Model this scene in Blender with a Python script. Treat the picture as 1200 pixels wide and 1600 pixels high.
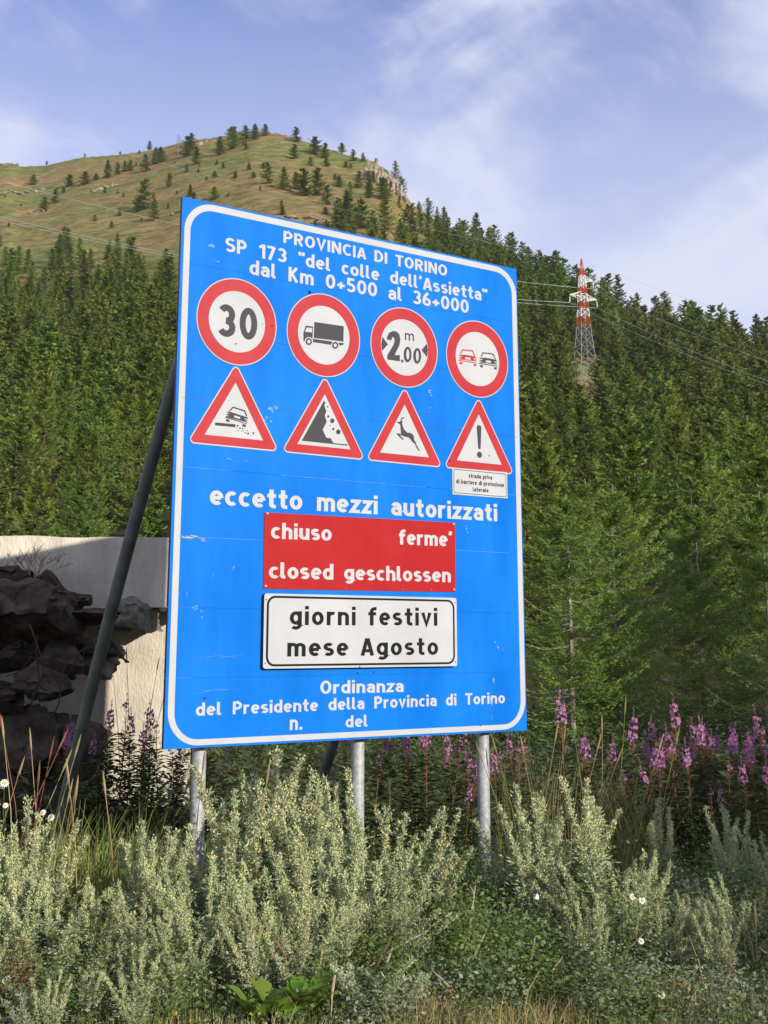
import bpy, bmesh, math, random
import numpy as np
from mathutils import Vector, Matrix, noise as mnoise
R = math.radians
scene = bpy.context.scene
for _o in list(bpy.data.objects):
    bpy.data.objects.remove(_o)
COL = scene.collection

# ------------------------------------------------------------------ camera, sky, sun, exposure
EYE = 1.75
cam_d = bpy.data.cameras.new('camera')
cam = bpy.data.objects.new('camera', cam_d)
COL.objects.link(cam)
cam.location = (0, 0, EYE)
cam.rotation_euler = (R(90) + 0.2026, 0.0016, 0)
cam_d.sensor_fit = 'VERTICAL'
cam_d.sensor_height = 36.0
cam_d.lens = 1915.15 / 1600 * 36.0
cam_d.shift_x = -15.586 / 1600
cam_d.shift_y = -187.32 / 1600
cam_d.clip_start = 0.05
cam_d.clip_end = 6000
scene.camera = cam

SUN_AZ = 42.0      # degrees to the right of straight behind the camera
SUN_EL = 18.5
to_sun = Vector((math.sin(R(SUN_AZ)) * math.cos(R(SUN_EL)), -math.cos(R(SUN_AZ)) * math.cos(R(SUN_EL)), math.sin(R(SUN_EL))))
sun_d = bpy.data.lights.new('sun', 'SUN')
sun_d.energy = 5.0
sun_d.angle = R(0.5)
sun_d.color = (1.0, 0.90, 0.76)
sun = bpy.data.objects.new('sun', sun_d)
COL.objects.link(sun)
sun.rotation_euler = to_sun.to_track_quat('Z', 'Y').to_euler()

world = bpy.data.worlds.new('World')
scene.world = world
world.use_nodes = True
wn, wl = world.node_tree.nodes, world.node_tree.links
wn.clear()
w_out = wn.new('ShaderNodeOutputWorld')
w_bg = wn.new('ShaderNodeBackground')
w_bg.inputs['Strength'].default_value = 0.115
sky = wn.new('ShaderNodeTexSky')
sky.sky_type = 'NISHITA'
sky.sun_disc = False
sky.sun_elevation = R(SUN_EL)
# compass direction of the sun: rotation 0 is +Y, turning clockwise seen from above
sky.sun_rotation = math.atan2(to_sun.x, to_sun.y)
sky.altitude = 1800
sky.air_density = 1.0
sky.dust_density = 0.6
sky.ozone_density = 2.2
tc = wn.new('ShaderNodeTexCoord')
sep = wn.new('ShaderNodeSeparateXYZ')
wl.new(tc.outputs['Generated'], sep.inputs[0])
def wmath(op, a, b=None, clamp=False):
    n = wn.new('ShaderNodeMath'); n.operation = op; n.use_clamp = clamp
    for i, v in enumerate((a, b)):
        if v is None: continue
        if isinstance(v, (int, float)): n.inputs[i].default_value = v
        else: wl.new(v, n.inputs[i])
    return n.outputs[0]
def wnoise(scale, detail, rough, dist, rot, stretch, off):
    mp = wn.new('ShaderNodeMapping')
    mp.inputs['Rotation'].default_value = tuple(R(a) for a in rot)
    mp.inputs['Location'].default_value = off
    wl.new(tc.outputs['Generated'], mp.inputs[0])
    m2_ = wn.new('ShaderNodeMapping'); m2_.inputs['Scale'].default_value = stretch
    wl.new(mp.outputs[0], m2_.inputs[0])
    nz = wn.new('ShaderNodeTexNoise')
    nz.inputs['Scale'].default_value = scale
    nz.inputs['Detail'].default_value = detail
    nz.inputs['Roughness'].default_value = rough
    nz.inputs['Distortion'].default_value = dist
    wl.new(m2_.outputs[0], nz.inputs['Vector'])
    return nz.outputs['Fac']
cl_big = wnoise(2.4, 3, 0.5, 0.35, (0, 22, 0), (1, 1, 2.0), (5.3, 1.7, 2.2))
cl_wisp = wnoise(3.2, 9, 0.55, 0.9, (0, 24, 0), (.9, 1, 1.9), (1.4, 3.1, 0.6))
cl_rip = wnoise(16, 5, 0.6, 0.5, (0, -35, 0), (1, 1, 2.6), (1.4, 0.1, 0))
cl = wmath('ADD', wmath('MULTIPLY', cl_big, 0.60), wmath('ADD', wmath('MULTIPLY', cl_wisp, 0.42), wmath('MULTIPLY', cl_rip, 0.12)))
ramp = wn.new('ShaderNodeMapRange')
ramp.interpolation_type = 'SMOOTHSTEP'
ramp.inputs['From Min'].default_value = 0.43
ramp.inputs['From Max'].default_value = 0.595
ramp.inputs['To Min'].default_value = 0.07
ramp.inputs['To Max'].default_value = 0.88
wl.new(cl, ramp.inputs['Value'])
# thin veil that thickens towards the horizon, the same all round
veil = wn.new('ShaderNodeMapRange')
veil.interpolation_type = 'SMOOTHSTEP'
veil.inputs['From Min'].default_value = 0.62
veil.inputs['From Max'].default_value = 0.20
veil.inputs['To Min'].default_value = 0.0
veil.inputs['To Max'].default_value = 0.80
wl.new(sep.outputs['Z'], veil.inputs['Value'])
cmask = wmath('SUBTRACT', 1.0, wmath('MULTIPLY', wmath('SUBTRACT', 1.0, ramp.outputs[0]), wmath('SUBTRACT', 1.0, veil.outputs[0])), clamp=True)
tint = wn.new('ShaderNodeMix'); tint.data_type = 'RGBA'; tint.blend_type = 'MULTIPLY'
tint.inputs['Factor'].default_value = 1.0
wl.new(sky.outputs[0], tint.inputs['A'])
tint.inputs['B'].default_value = (0.56, 0.74, 1.28, 1)
mix = wn.new('ShaderNodeMix'); mix.data_type = 'RGBA'
wl.new(cmask, mix.inputs['Factor'])
wl.new(tint.outputs['Result'], mix.inputs['A'])
mix.inputs['B'].default_value = (4.8, 5.0, 6.1, 1)
wl.new(mix.outputs['Result'], w_bg.inputs['Color'])
wl.new(w_bg.outputs[0], w_out.inputs[0])

scene.render.engine = 'CYCLES'
scene.view_settings.view_transform = 'Standard'
scene.view_settings.look = 'None'
scene.view_settings.exposure = 0.45
scene.view_settings.gamma = 1.0
scene.view_settings.use_curve_mapping = False
scene.render.resolution_x = 768
scene.render.resolution_y = 1024

# ------------------------------------------------------------------ helpers
def tag(o, label=None, cat=None, group=None, kind=None):
    if label: o['label'] = label
    if cat: o['category'] = cat
    if group: o['group'] = group
    if kind: o['kind'] = kind
    return o
def thing(name, label, cat, loc=(0, 0, 0), rz=0.0, group=None, tilt=(0, 0)):
    o = bpy.data.objects.new(name, None)
    o.empty_display_size = 0.1
    COL.objects.link(o)
    o.location = loc
    o.rotation_euler = (tilt[0], tilt[1], rz)
    return tag(o, label, cat, group)
def mesh_from(name, verts, faces, mats, mat_idx=None, smooth=False):
    me = bpy.data.meshes.new(name)
    me.from_pydata([tuple(v) for v in verts], [], faces)
    for m in (mats if isinstance(mats, (list, tuple)) else [mats]):
        me.materials.append(m)
    if mat_idx is not None:
        me.polygons.foreach_set('material_index', mat_idx)
    if smooth:
        me.polygons.foreach_set('use_smooth', [True] * len(me.polygons))
    me.update()
    return me
def obj(name, me, parent=None, loc=None):
    o = bpy.data.objects.new(name, me)
    COL.objects.link(o)
    if parent: o.parent = parent
    if loc: o.location = loc
    return o
def np_mesh(name, V, F, mats, mi=None, smooth=False):
    """V (n,3) array, F (m,k) array of equal sized faces"""
    V = np.asarray(V, dtype=np.float32); F = np.asarray(F, dtype=np.int32)
    me = bpy.data.meshes.new(name)
    me.vertices.add(len(V)); me.vertices.foreach_set('co', V.ravel())
    k = F.shape[1]
    me.loops.add(F.size); me.loops.foreach_set('vertex_index', F.ravel())
    me.polygons.add(len(F)); me.polygons.foreach_set('loop_start', np.arange(0, F.size, k, dtype=np.int32))
    for m in (mats if isinstance(mats, (list, tuple)) else [mats]):
        me.materials.append(m)
    if mi is not None: me.polygons.foreach_set('material_index', np.asarray(mi, dtype=np.int32))
    if smooth: me.polygons.foreach_set('use_smooth', np.ones(len(F), dtype=bool))
    me.update(calc_edges=True)
    return me
class MB:
    """collects simple solids, then links them as one mesh"""
    def __init__(s): s.v = []; s.f = []; s.m = []
    def add(s, vs, fs, mi=0):
        b = len(s.v); s.v += [tuple(v) for v in vs]
        s.f += [[i + b for i in f] for f in fs]; s.m += [mi] * len(fs)
    def box(s, c, d, rz=0.0, mi=0):
        x, y, z = (k / 2 for k in d); q = Matrix.Rotation(rz, 3, 'Z')
        vs = [Vector(c) + q @ Vector((a, b, e)) for a in (-x, x) for b in (-y, y) for e in (-z, z)]
        s.add(vs, [[0, 1, 3, 2], [4, 6, 7, 5], [0, 4, 5, 1], [2, 3, 7, 6], [0, 2, 6, 4], [1, 5, 7, 3]], mi)
    def tube(s, pts, rad, n=8, mi=0, cap=True):
        pts = [Vector(p) for p in pts]
        if not isinstance(rad, (list, tuple)): rad = [rad] * len(pts)
        vs = []; up = None
        for i, p in enumerate(pts):
            t = (pts[min(i + 1, len(pts) - 1)] - pts[max(i - 1, 0)]).normalized()
            if up is None:
                up = Vector((1, 0, 0)) if abs(t.x) < .8 else Vector((0, 1, 0))
            a = (up - t * up.dot(t)).normalized(); b = t.cross(a); up = a
            for k in range(n):
                w = 2 * math.pi * k / n
                vs.append(p + (a * math.cos(w) + b * math.sin(w)) * rad[i])
        fs = [[i * n + k, i * n + (k + 1) % n, (i + 1) * n + (k + 1) % n, (i + 1) * n + k] for i in range(len(pts) - 1) for k in range(n)]
        if cap: fs += [list(range(n))[::-1], [(len(pts) - 1) * n + k for k in range(n)]]
        s.add(vs, fs, mi)
    def build(s, name, mats, parent=None, loc=None, smooth=False):
        return obj(name, mesh_from(name, s.v, s.f, mats, s.m, smooth), parent, loc)

def mat(name, color, rough=0.7, spec=0.3, metal=0.0, var=None, scale=5.0, bump=0.0, bscale=30.0, detail=5, coat=0.0, randobj=0.0, coord='Object', stretch=None):
    """principled material; var = second colour mixed in by noise"""
    m = bpy.data.materials.new(name); m.use_nodes = True
    N, L = m.node_tree.nodes, m.node_tree.links
    b = N['Principled BSDF']
    b.inputs['Roughness'].default_value = rough
    b.inputs['Specular IOR Level'].default_value = spec
    b.inputs['Metallic'].default_value = metal
    b.inputs['Coat Weight'].default_value = coat
    t = N.new('ShaderNodeTexCoord')
    src = t.outputs[coord]
    if stretch:
        mp = N.new('ShaderNodeMapping'); mp.inputs['Scale'].default_value = stretch
        L.new(src, mp.inputs[0]); src = mp.outputs[0]
    def noise(sc, dt=detail):
        n = N.new('ShaderNodeTexNoise'); n.inputs['Scale'].default_value = sc
        n.inputs['Detail'].default_value = dt; n.inputs['Roughness'].default_value = 0.6
        L.new(src, n.inputs['Vector']); return n.outputs['Fac']
    if var:
        mr = N.new('ShaderNodeMapRange'); mr.inputs['From Min'].default_value = 0.36; mr.inputs['From Max'].default_value = 0.64
        L.new(noise(scale), mr.inputs['Value'])
        mx = N.new('ShaderNodeMix'); mx.data_type = 'RGBA'
        mx.inputs['A'].default_value = (*color, 1); mx.inputs['B'].default_value = (*var, 1)
        L.new(mr.outputs[0], mx.inputs['Factor']); col = mx.outputs['Result']
    else:
        rgb = N.new('ShaderNodeRGB'); rgb.outputs[0].default_value = (*color, 1); col = rgb.outputs[0]
    if randobj:
        oi = N.new('ShaderNodeObjectInfo')
        hs = N.new('ShaderNodeHueSaturation')
        mr = N.new('ShaderNodeMapRange'); mr.inputs['To Min'].default_value = 1 - randobj; mr.inputs['To Max'].default_value = 1 + randobj
        L.new(oi.outputs['Random'], mr.inputs['Value']); L.new(mr.outputs[0], hs.inputs['Value'])
        L.new(col, hs.inputs['Color']); col = hs.outputs[0]
    L.new(col, b.inputs['Base Color'])
    if bump:
        bp = N.new('ShaderNodeBump'); bp.inputs['Strength'].default_value = bump; bp.inputs['Distance'].default_value = 0.02
        L.new(noise(bscale, 8), bp.inputs['Height']); L.new(bp.outputs[0], b.inputs['Normal'])
    return m
def leaf_mat(name, c1, c2, scale=1.5, trans=0.35, rand=0.22, rough=0.6, huev=0.02, spec=0.25):
    """foliage: diffuse front, some light let through, colour varied in clumps and from plant to plant"""
    m = bpy.data.materials.new(name); m.use_nodes = True
    N, L = m.node_tree.nodes, m.node_tree.links
    N.clear()
    out = N.new('ShaderNodeOutputMaterial'); ms = N.new('ShaderNodeMixShader'); ms.inputs[0].default_value = trans
    b = N.new('ShaderNodeBsdfPrincipled'); b.inputs['Roughness'].default_value = rough; b.inputs['Specular IOR Level'].default_value = spec
    tr = N.new('ShaderNodeBsdfTranslucent')
    t = N.new('ShaderNodeTexCoord'); n = N.new('ShaderNodeTexNoise'); n.inputs['Scale'].default_value = scale; n.inputs['Detail'].default_value = 3
    L.new(t.outputs['Object'], n.inputs['Vector'])
    mr = N.new('ShaderNodeMapRange'); mr.inputs['From Min'].default_value = 0.35; mr.inputs['From Max'].default_value = 0.65
    L.new(n.outputs['Fac'], mr.inputs['Value'])
    mx = N.new('ShaderNodeMix'); mx.data_type = 'RGBA'
    mx.inputs['A'].default_value = (*c1, 1); mx.inputs['B'].default_value = (*c2, 1)
    L.new(mr.outputs[0], mx.inputs['Factor'])
    hs = N.new('ShaderNodeHueSaturation'); oi = N.new('ShaderNodeObjectInfo')
    m2 = N.new('ShaderNodeMapRange'); m2.inputs['To Min'].default_value = 1 - rand; m2.inputs['To Max'].default_value = 1 + rand
    L.new(oi.outputs['Random'], m2.inputs['Value']); L.new(m2.outputs[0], hs.inputs['Value'])
    mu = N.new('ShaderNodeMath'); mu.operation = 'MULTIPLY'; mu.inputs[1].default_value = 7.31
    L.new(oi.outputs['Random'], mu.inputs[0])
    fr = N.new('ShaderNodeMath'); fr.operation = 'FRACT'; L.new(mu.outputs[0], fr.inputs[0])
    m3 = N.new('ShaderNodeMapRange'); m3.inputs['To Min'].default_value = 0.5 - huev; m3.inputs['To Max'].default_value = 0.5 + huev
    L.new(fr.outputs[0], m3.inputs['Value']); L.new(m3.outputs[0], hs.inputs['Hue'])
    L.new(mx.outputs['Result'], hs.inputs['Color'])
    L.new(hs.outputs[0], b.inputs['Base Color']); L.new(hs.outputs[0], tr.inputs['Color'])
    L.new(b.outputs[0], ms.inputs[1]); L.new(tr.outputs[0], ms.inputs[2]); L.new(ms.outputs[0], out.inputs[0])
    return m

M = {}
M['sign_blue'] = mat('sign_blue', (0.001, 0.114, 0.48), 0.55, 0.06, var=(0.006, 0.150, 0.575), scale=1.8, detail=9, stretch=(1.6, 1, .45))
M['sign_white'] = mat('sign_white', (0.39, 0.41, 0.44), 0.55, 0.1, var=(0.355, 0.375, 0.40), scale=3)
M['sign_red'] = mat('sign_red', (0.31, 0.014, 0.022), 0.55, 0.2, var=(0.34, 0.022, 0.028), scale=4)
M['plate_red'] = mat('plate_red', (0.28, 0.005, 0.008), 0.55, 0.15, var=(0.31, 0.009, 0.012), scale=5)
M['sign_grey'] = mat('sign_grey', (0.040, 0.042, 0.050), 0.6, 0.15)
M['sign_black'] = mat('sign_black', (0.010, 0.011, 0.012), 0.7, 0.1)
M['scuff'] = mat('scuff', (0.13, 0.28, 0.55), 0.7, 0.2, var=(0.02, 0.17, 0.52), scale=40)
M['scuff_tan'] = mat('scuff_tan', (0.30, 0.27, 0.23), 0.7, 0.2, var=(0.38, 0.37, 0.37), scale=30)
M['alu'] = mat('alu', (0.42, 0.43, 0.45), 0.5, 0.5, metal=0.6, var=(0.30, 0.31, 0.33), scale=8)
M['sign_edge'] = mat('sign_edge', (0.03, 0.035, 0.06), 0.5, 0.4)
M['galv'] = mat('galv', (0.36, 0.38, 0.39), 0.6, 0.4, metal=0.2, var=(0.24, 0.255, 0.265), scale=30, bump=0.05, bscale=60)
M['brace_steel'] = mat('brace_steel', (0.20, 0.22, 0.21), 0.6, 0.4, metal=0.3, var=(0.13, 0.14, 0.13), scale=6)
M['concrete'] = mat('concrete', (0.62, 0.57, 0.48), 0.95, 0.1, var=(0.43, 0.39, 0.32), scale=2.6, bump=0.8, bscale=34, detail=10, stretch=(1.3, 1, .5))
M['rubble'] = mat('rubble', (0.115, 0.097, 0.078), 0.95, 0.1, var=(0.040, 0.032, 0.025), scale=5, bump=1.0, bscale=22, detail=9)
M['rubble_pale'] = mat('rubble_pale', (0.26, 0.24, 0.20), 0.95, 0.1, var=(0.10, 0.09, 0.075), scale=7, bump=0.7, bscale=16)
M['soil'] = mat('soil', (0.085, 0.065, 0.045), 1.0, 0.05, var=(0.045, 0.036, 0.026), scale=5, bump=1.0, bscale=30)
M['cliff'] = mat('cliff', (0.33, 0.28, 0.225), 0.95, 0.1, var=(0.15, 0.12, 0.10), scale=0.5, bump=0.6, bscale=2)
M['pylon_red'] = mat('pylon_red', (0.50, 0.075, 0.03), 0.6, 0.3)
M['pylon_white'] = mat('pylon_white', (0.74, 0.74, 0.76), 0.6, 0.3)
M['pylon_steel'] = mat('pylon_steel', (0.26, 0.28, 0.30), 0.5, 0.4, metal=0.2)
M['wire'] = mat('wire', (0.42, 0.43, 0.45), 0.5, 0.4, metal=0.3)
M['bark'] = mat('bark', (0.11, 0.09, 0.075), 0.95, 0.1, var=(0.06, 0.05, 0.04), scale=3, bump=0.5, bscale=10)
M['bark_grey'] = mat('bark_grey', (0.30, 0.27, 0.25), 0.95, 0.1, var=(0.16, 0.14, 0.13), scale=3)
M['larch'] = leaf_mat('larch', (0.175, 0.230, 0.038), (0.100, 0.155, 0.028), 0.5, 0.25, 0.36, huev=0.028)
M['larch_near'] = leaf_mat('larch_near', (0.235, 0.32, 0.065), (0.12, 0.19, 0.04), 1.1, 0.35, 0.12, huev=0.01)
M['larch_dead'] = leaf_mat('larch_dead', (0.16, 0.14, 0.11), (0.11, 0.10, 0.08), 0.8, 0.1, 0.1)
M['worm_leaf'] = leaf_mat('worm_leaf', (0.41, 0.46, 0.29), (0.22, 0.29, 0.15), 5, 0.25, 0.20, rough=0.8)
M['worm_head'] = leaf_mat('worm_head', (0.70, 0.69, 0.34), (0.50, 0.53, 0.27), 6, 0.2, 0.15, rough=0.8)
M['worm_stem'] = mat('worm_stem', (0.30, 0.28, 0.19), 0.8, 0.2, var=(0.20, 0.17, 0.11), scale=4)
M['weed'] = leaf_mat('weed', (0.15, 0.22, 0.05), (0.07, 0.12, 0.03), 5, 0.3, 0.25)
M['weed_bright'] = leaf_mat('weed_bright', (0.17, 0.28, 0.04), (0.10, 0.19, 0.025), 5, 0.4, 0.1)
M['silver_leaf'] = leaf_mat('silver_leaf', (0.28, 0.33, 0.20), (0.12, 0.18, 0.08), 3, 0.25, 0.25)
M['fire_leaf'] = leaf_mat('fire_leaf', (0.060, 0.10, 0.03), (0.10, 0.11, 0.04), 3, 0.3, 0.25)
M['fire_stem'] = mat('fire_stem', (0.16, 0.09, 0.05), 0.7, 0.2)
M['fire_pod'] = leaf_mat('fire_pod', (0.30, 0.11, 0.08), (0.20, 0.12, 0.06), 8, 0.3, 0.2)
M['fire_petal'] = leaf_mat('fire_petal', (0.50, 0.22, 0.40), (0.32, 0.13, 0.28), 30, 0.35, 0.15)
M['grass'] = leaf_mat('grass', (0.17, 0.22, 0.06), (0.30, 0.26, 0.11), 2.5, 0.3, 0.1)
M['grass_dry'] = leaf_mat('grass_dry', (0.46, 0.37, 0.19), (0.30, 0.25, 0.12), 3, 0.3, 0.2)
M['grass_rust'] = leaf_mat('grass_rust', (0.27, 0.13, 0.06), (0.20, 0.15, 0.06), 3, 0.3, 0.1)
M['petal_white'] = leaf_mat('petal_white', (0.80, 0.80, 0.76), (0.7, 0.7, 0.66), 9, 0.3, 0.03)
M['petal_yellow'] = leaf_mat('petal_yellow', (0.75, 0.55, 0.03), (0.7, 0.45, 0.02), 9, 0.2, 0.03)
M['gravel'] = mat('gravel', (0.40, 0.36, 0.33), 0.95, 0.1, var=(0.24, 0.21, 0.19), scale=9, bump=0.4, bscale=60)
M['twig'] = mat('twig', (0.26, 0.20, 0.14), 0.9, 0.1, var=(0.40, 0.34, 0.27), scale=4)
M['twig_dark'] = mat('twig_dark', (0.05, 0.04, 0.03), 0.9, 0.1)
# ------------------------------------------------------------------ terrain
AZ_T = [-180, -75, -45, -26.9, -23, -18.9, -18.3, -17.9, -16.8, -15.1, -13.3, -11.8, -10.0, -8.44, -6.88, -5.61, -4.34, -2.42, -1.15, -.2, .28, 1.07, 2.64, 4.5, 6.35, 7.86, 9.36, 10.54, 11.7, 13.2, 14.6, 16.0, 17.4, 22.7, 29.9, 50, 80, 180]
EL_T = [1.2, 3, 14, 19.76, 20.46, 21.21, 21.31, 21.18, 21.35, 21.89, 22.17, 22.51, 23.07, 23.33, 23.66, 23.57, 23.27, 22.74, 22.5, 22.0, 21.3, 20.4, 19.4, 18.35, 17.3, 16.45, 15.6, 14.9, 14.35, 13.75, 13.4, 13.0, 12.5, 10.9, 8.6, 4, 1.5, 1.2]
RA_T = [-180, -40, -27, -19, -12, -6, 0, 5, 9, 13, 17, 30, 60, 180]
RR_T = [900, 950, 950, 900, 800, 720, 630, 550, 505, 475, 455, 430, 600, 900]
P_RISE = 1.38
R_START = 34.0
def hills(az, r):
    R_ = np.interp(az, RA_T, RR_T); el = np.interp(az, AZ_T, EL_T)
    zr = R_ * np.tan(np.radians(el))
    t = np.clip((r - R_START) / (R_ - R_START), 0, None)
    up = zr * np.power(np.minimum(t, 1.0), P_RISE)
    over = np.clip(r - R_, 0, None)
    return np.where(t <= 1, up, zr - 0.10 * over - 0.0004 * over ** 2 * (over < 800))
def lumps(x, y, r):
    a = np.clip((r - 60) / 200, 0, 1)
    n = (np.sin(x * .021 + 1.3) * np.sin(y * .017 + .4) * 3.0 + np.sin(x * .053 + y * .031) * 1.3 + np.sin(x * .11 - y * .07 + 2) * .7 + np.sin(y * .19 + x * .05) * .35)
    near = (np.sin(x * 1.7 + .3) * np.sin(y * 1.3 + 1) * .035 + np.sin(x * 3.9 + y * 2.1) * .015)
    b = np.clip((r - 5) / 4, 0, 1) * np.clip((60 - r) / 40, 0, 1)
    return n * a * .8 + near * b
def ground_z(x, y):
    x = np.asarray(x, dtype=float); y = np.asarray(y, dtype=float)
    r = np.hypot(x, y); az = np.degrees(np.arctan2(x, y))
    ridge_fade = np.interp(r / np.interp(az, RA_T, RR_T), [0, .8, 1, 1.1], [1, 1, .15, 1])
    return hills(az, r) + lumps(x, y, r) * ridge_fade
def gz(x, y): return float(ground_z(x, y))
def on_slope(az, el, eye=EYE):
    """point of the hillside that lies in a compass direction at an elevation seen from the road"""
    t = math.tan(R(el)); a = R(az); hi = float(np.interp(az, RA_T, RR_T)); lo = 40.0
    hi *= 1.0
    if (gz(hi * math.sin(a), hi * math.cos(a)) - eye) / hi < t: return hi * math.sin(a), hi * math.cos(a), hi
    for _ in range(40):
        m_ = (lo + hi) / 2
        if (gz(m_ * math.sin(a), m_ * math.cos(a)) - eye) / m_ < t: lo = m_
        else: hi = m_
    return lo * math.sin(a), lo * math.cos(a), lo

azs = np.radians(np.concatenate([np.arange(-180, -50, 5), np.arange(-50, -28, 1.0), np.arange(-28, 28, 0.22), np.arange(28, 50, 1.0), np.arange(50, 180, 5)]))
rs = np.concatenate([np.array([0.4, 1, 2, 3]), np.arange(3.6, 16, .35), np.arange(16, 40, 1.2), np.arange(40, 200, 4), np.arange(200, 1000, 6), np.array([1040, 1100, 1200, 1400, 1800, 2500, 3500])])
AA, RRR = np.meshgrid(azs, rs)
X = RRR * np.sin(AA); Y = RRR * np.cos(AA); Z = ground_z(X, Y)
Z = np.maximum(Z, -30)
na, nr = len(azs), len(rs)
V = np.stack([X.ravel(), Y.ravel(), Z.ravel()], 1)
i, j = np.meshgrid(np.arange(na), np.arange(nr - 1))
i = i.ravel(); j = j.ravel(); i2 = (i + 1) % na
F = np.stack([j * na + i, j * na + i2, (j + 1) * na + i2, (j + 1) * na + i], 1)[:, ::-1]
centre = len(V); V = np.vstack([V, [[0, 0, gz(0, 0.01)]]])
me = np_mesh('ground', V, F, [], smooth=True)

def ground_material():
    m = bpy.data.materials.new('ground'); m.use_nodes = True
    N, L = m.node_tree.nodes, m.node_tree.links; b = N['Principled BSDF']
    b.inputs['Roughness'].default_value = 1.0; b.inputs['Specular IOR Level'].default_value = 0.05
    t = N.new('ShaderNodeTexCoord')
    def noise(sc, dt, st=None, dist=0.0, rough=.6):
        src = t.outputs['Object']
        if st:
            mp = N.new('ShaderNodeMapping'); mp.inputs['Scale'].default_value = st; L.new(src, mp.inputs[0]); src = mp.outputs[0]
        n = N.new('ShaderNodeTexNoise'); n.inputs['Scale'].default_value = sc; n.inputs['Detail'].default_value = dt
        n.inputs['Distortion'].default_value = dist; n.inputs['Roughness'].default_value = rough; L.new(src, n.inputs['Vector']); return n.outputs['Fac']
    def rng(v, a, b_, c=0.0, d=1.0):
        mr = N.new('ShaderNodeMapRange'); mr.inputs['From Min'].default_value = a; mr.inputs['From Max'].default_value = b_
        mr.inputs['To Min'].default_value = c; mr.inputs['To Max'].default_value = d; L.new(v, mr.inputs['Value']); return mr.outputs[0]
    def mix(f, a, b_):
        x = N.new('ShaderNodeMix'); x.data_type = 'RGBA'
        for k, v in (('Factor', f), ('A', a), ('B', b_)):
            if isinstance(v, tuple): x.inputs[k].default_value = (*v, 1)
            else: L.new(v, x.inputs[k])
        return x.outputs['Result']
    # alpine meadow: green and rust-brown swathes, terracettes that follow the height, grey stones
    swath = rng(noise(.011, 5, (1, 1, 2.2), 1.0), .42, .60)
    fine = rng(noise(.11, 8, (1, 1, 3.0), .5, .7), .35, .65)
    green = mix(fine, (0.175, 0.185, 0.058), (0.115, 0.135, 0.042))
    brown = mix(fine, (0.275, 0.180, 0.085), (0.185, 0.140, 0.058))
    mead = mix(swath, green, brown)
    terr = rng(noise(.045, 6, (.5, .5, 9.0), .6), .56, .68)
    mead = mix(terr, mead, (0.115, 0.10, 0.042))
    stones = rng(noise(.03, 9, (1, 1, 4.0), .8, .72), .655, .70)
    mead = mix(stones, mead, (0.32, 0.27, 0.21))
    tuft = rng(noise(.16, 8, (1, 1, 1.6), .4, .78), .36, .64, .48, 1.40)
    tm = N.new('ShaderNodeMix'); tm.data_type = 'RGBA'; tm.blend_type = 'MULTIPLY'; tm.inputs['Factor'].default_value = 1
    L.new(mead, tm.inputs['A']); L.new(tuft, tm.inputs['B']); mead = tm.outputs['Result']
    # near ground: soil with moss and dry litter
    near = mix(rng(noise(4, 8), .4, .6), (0.075, 0.058, 0.036), (0.065, 0.082, 0.030))
    near = mix(rng(noise(11, 6), .55, .68), near, (0.20, 0.15, 0.085))
    geo = N.new('ShaderNodeNewGeometry')
    ln = N.new('ShaderNodeVectorMath'); ln.operation = 'LENGTH'; L.new(geo.outputs['Position'], ln.inputs[0])
    floor = mix(rng(noise(.9, 7), .35, .65), (0.050, 0.042, 0.024), (0.060, 0.070, 0.024))
    colr = mix(rng(ln.outputs['Value'], 12, 20), near, mix(rng(ln.outputs['Value'], 170, 300), floor, mead))
    L.new(colr, b.inputs['Base Color'])
    bp = N.new('ShaderNodeBump'); bp.inputs['Strength'].default_value = 1.0; bp.inputs['Distance'].default_value = 1.6
    L.new(noise(.22, 9, (1, 1, 2.4), .3, .68), bp.inputs['Height']); L.new(bp.outputs[0], b.inputs['Normal'])
    return m
me.materials.append(ground_material())
tag(obj('ground', me), kind='structure')

# ------------------------------------------------------------------ rocks
def rock_mesh(name, m, seed, sx, sy, sz, sub=3, rough=.35, freq=1.6, flat=0.0):
    bm = bmesh.new(); bmesh.ops.create_icosphere(bm, subdivisions=sub, radius=1.0)
    off = Vector((seed * 3.7, seed * 1.3, seed * 7.1)); rk = random.Random(int(seed * 1000))
    planes = [(Vector((rk.gauss(0, 1), rk.gauss(0, 1), rk.gauss(0, 1))).normalized(), rk.uniform(.48, .82)) for _ in range(13)]
    for v in bm.verts:
        p = v.co.copy()
        d = 1 + rough * (mnoise.noise(p * freq + off)) + rough * .45 * mnoise.noise(p * freq * 2.7 + off) + rough * .22 * mnoise.noise(p * freq * 6 + off)
        q = p.normalized() * d
        for n_, c_ in planes:
            h = q.dot(n_)
            if h > c_: q -= n_ * (h - c_) * .93
        fine = .05 * mnoise.noise(q * 5 + off) + .025 * mnoise.noise(q * 13 + off)
        p = q * (1 + fine); d = 1.0
        v.co = Vector((p.x * sx * d, p.y * sy * d, p.z * sz * d))
    me_ = bpy.data.meshes.new(name); bm.to_mesh(me_); bm.free(); me_.materials.append(m)
    return me_
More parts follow.
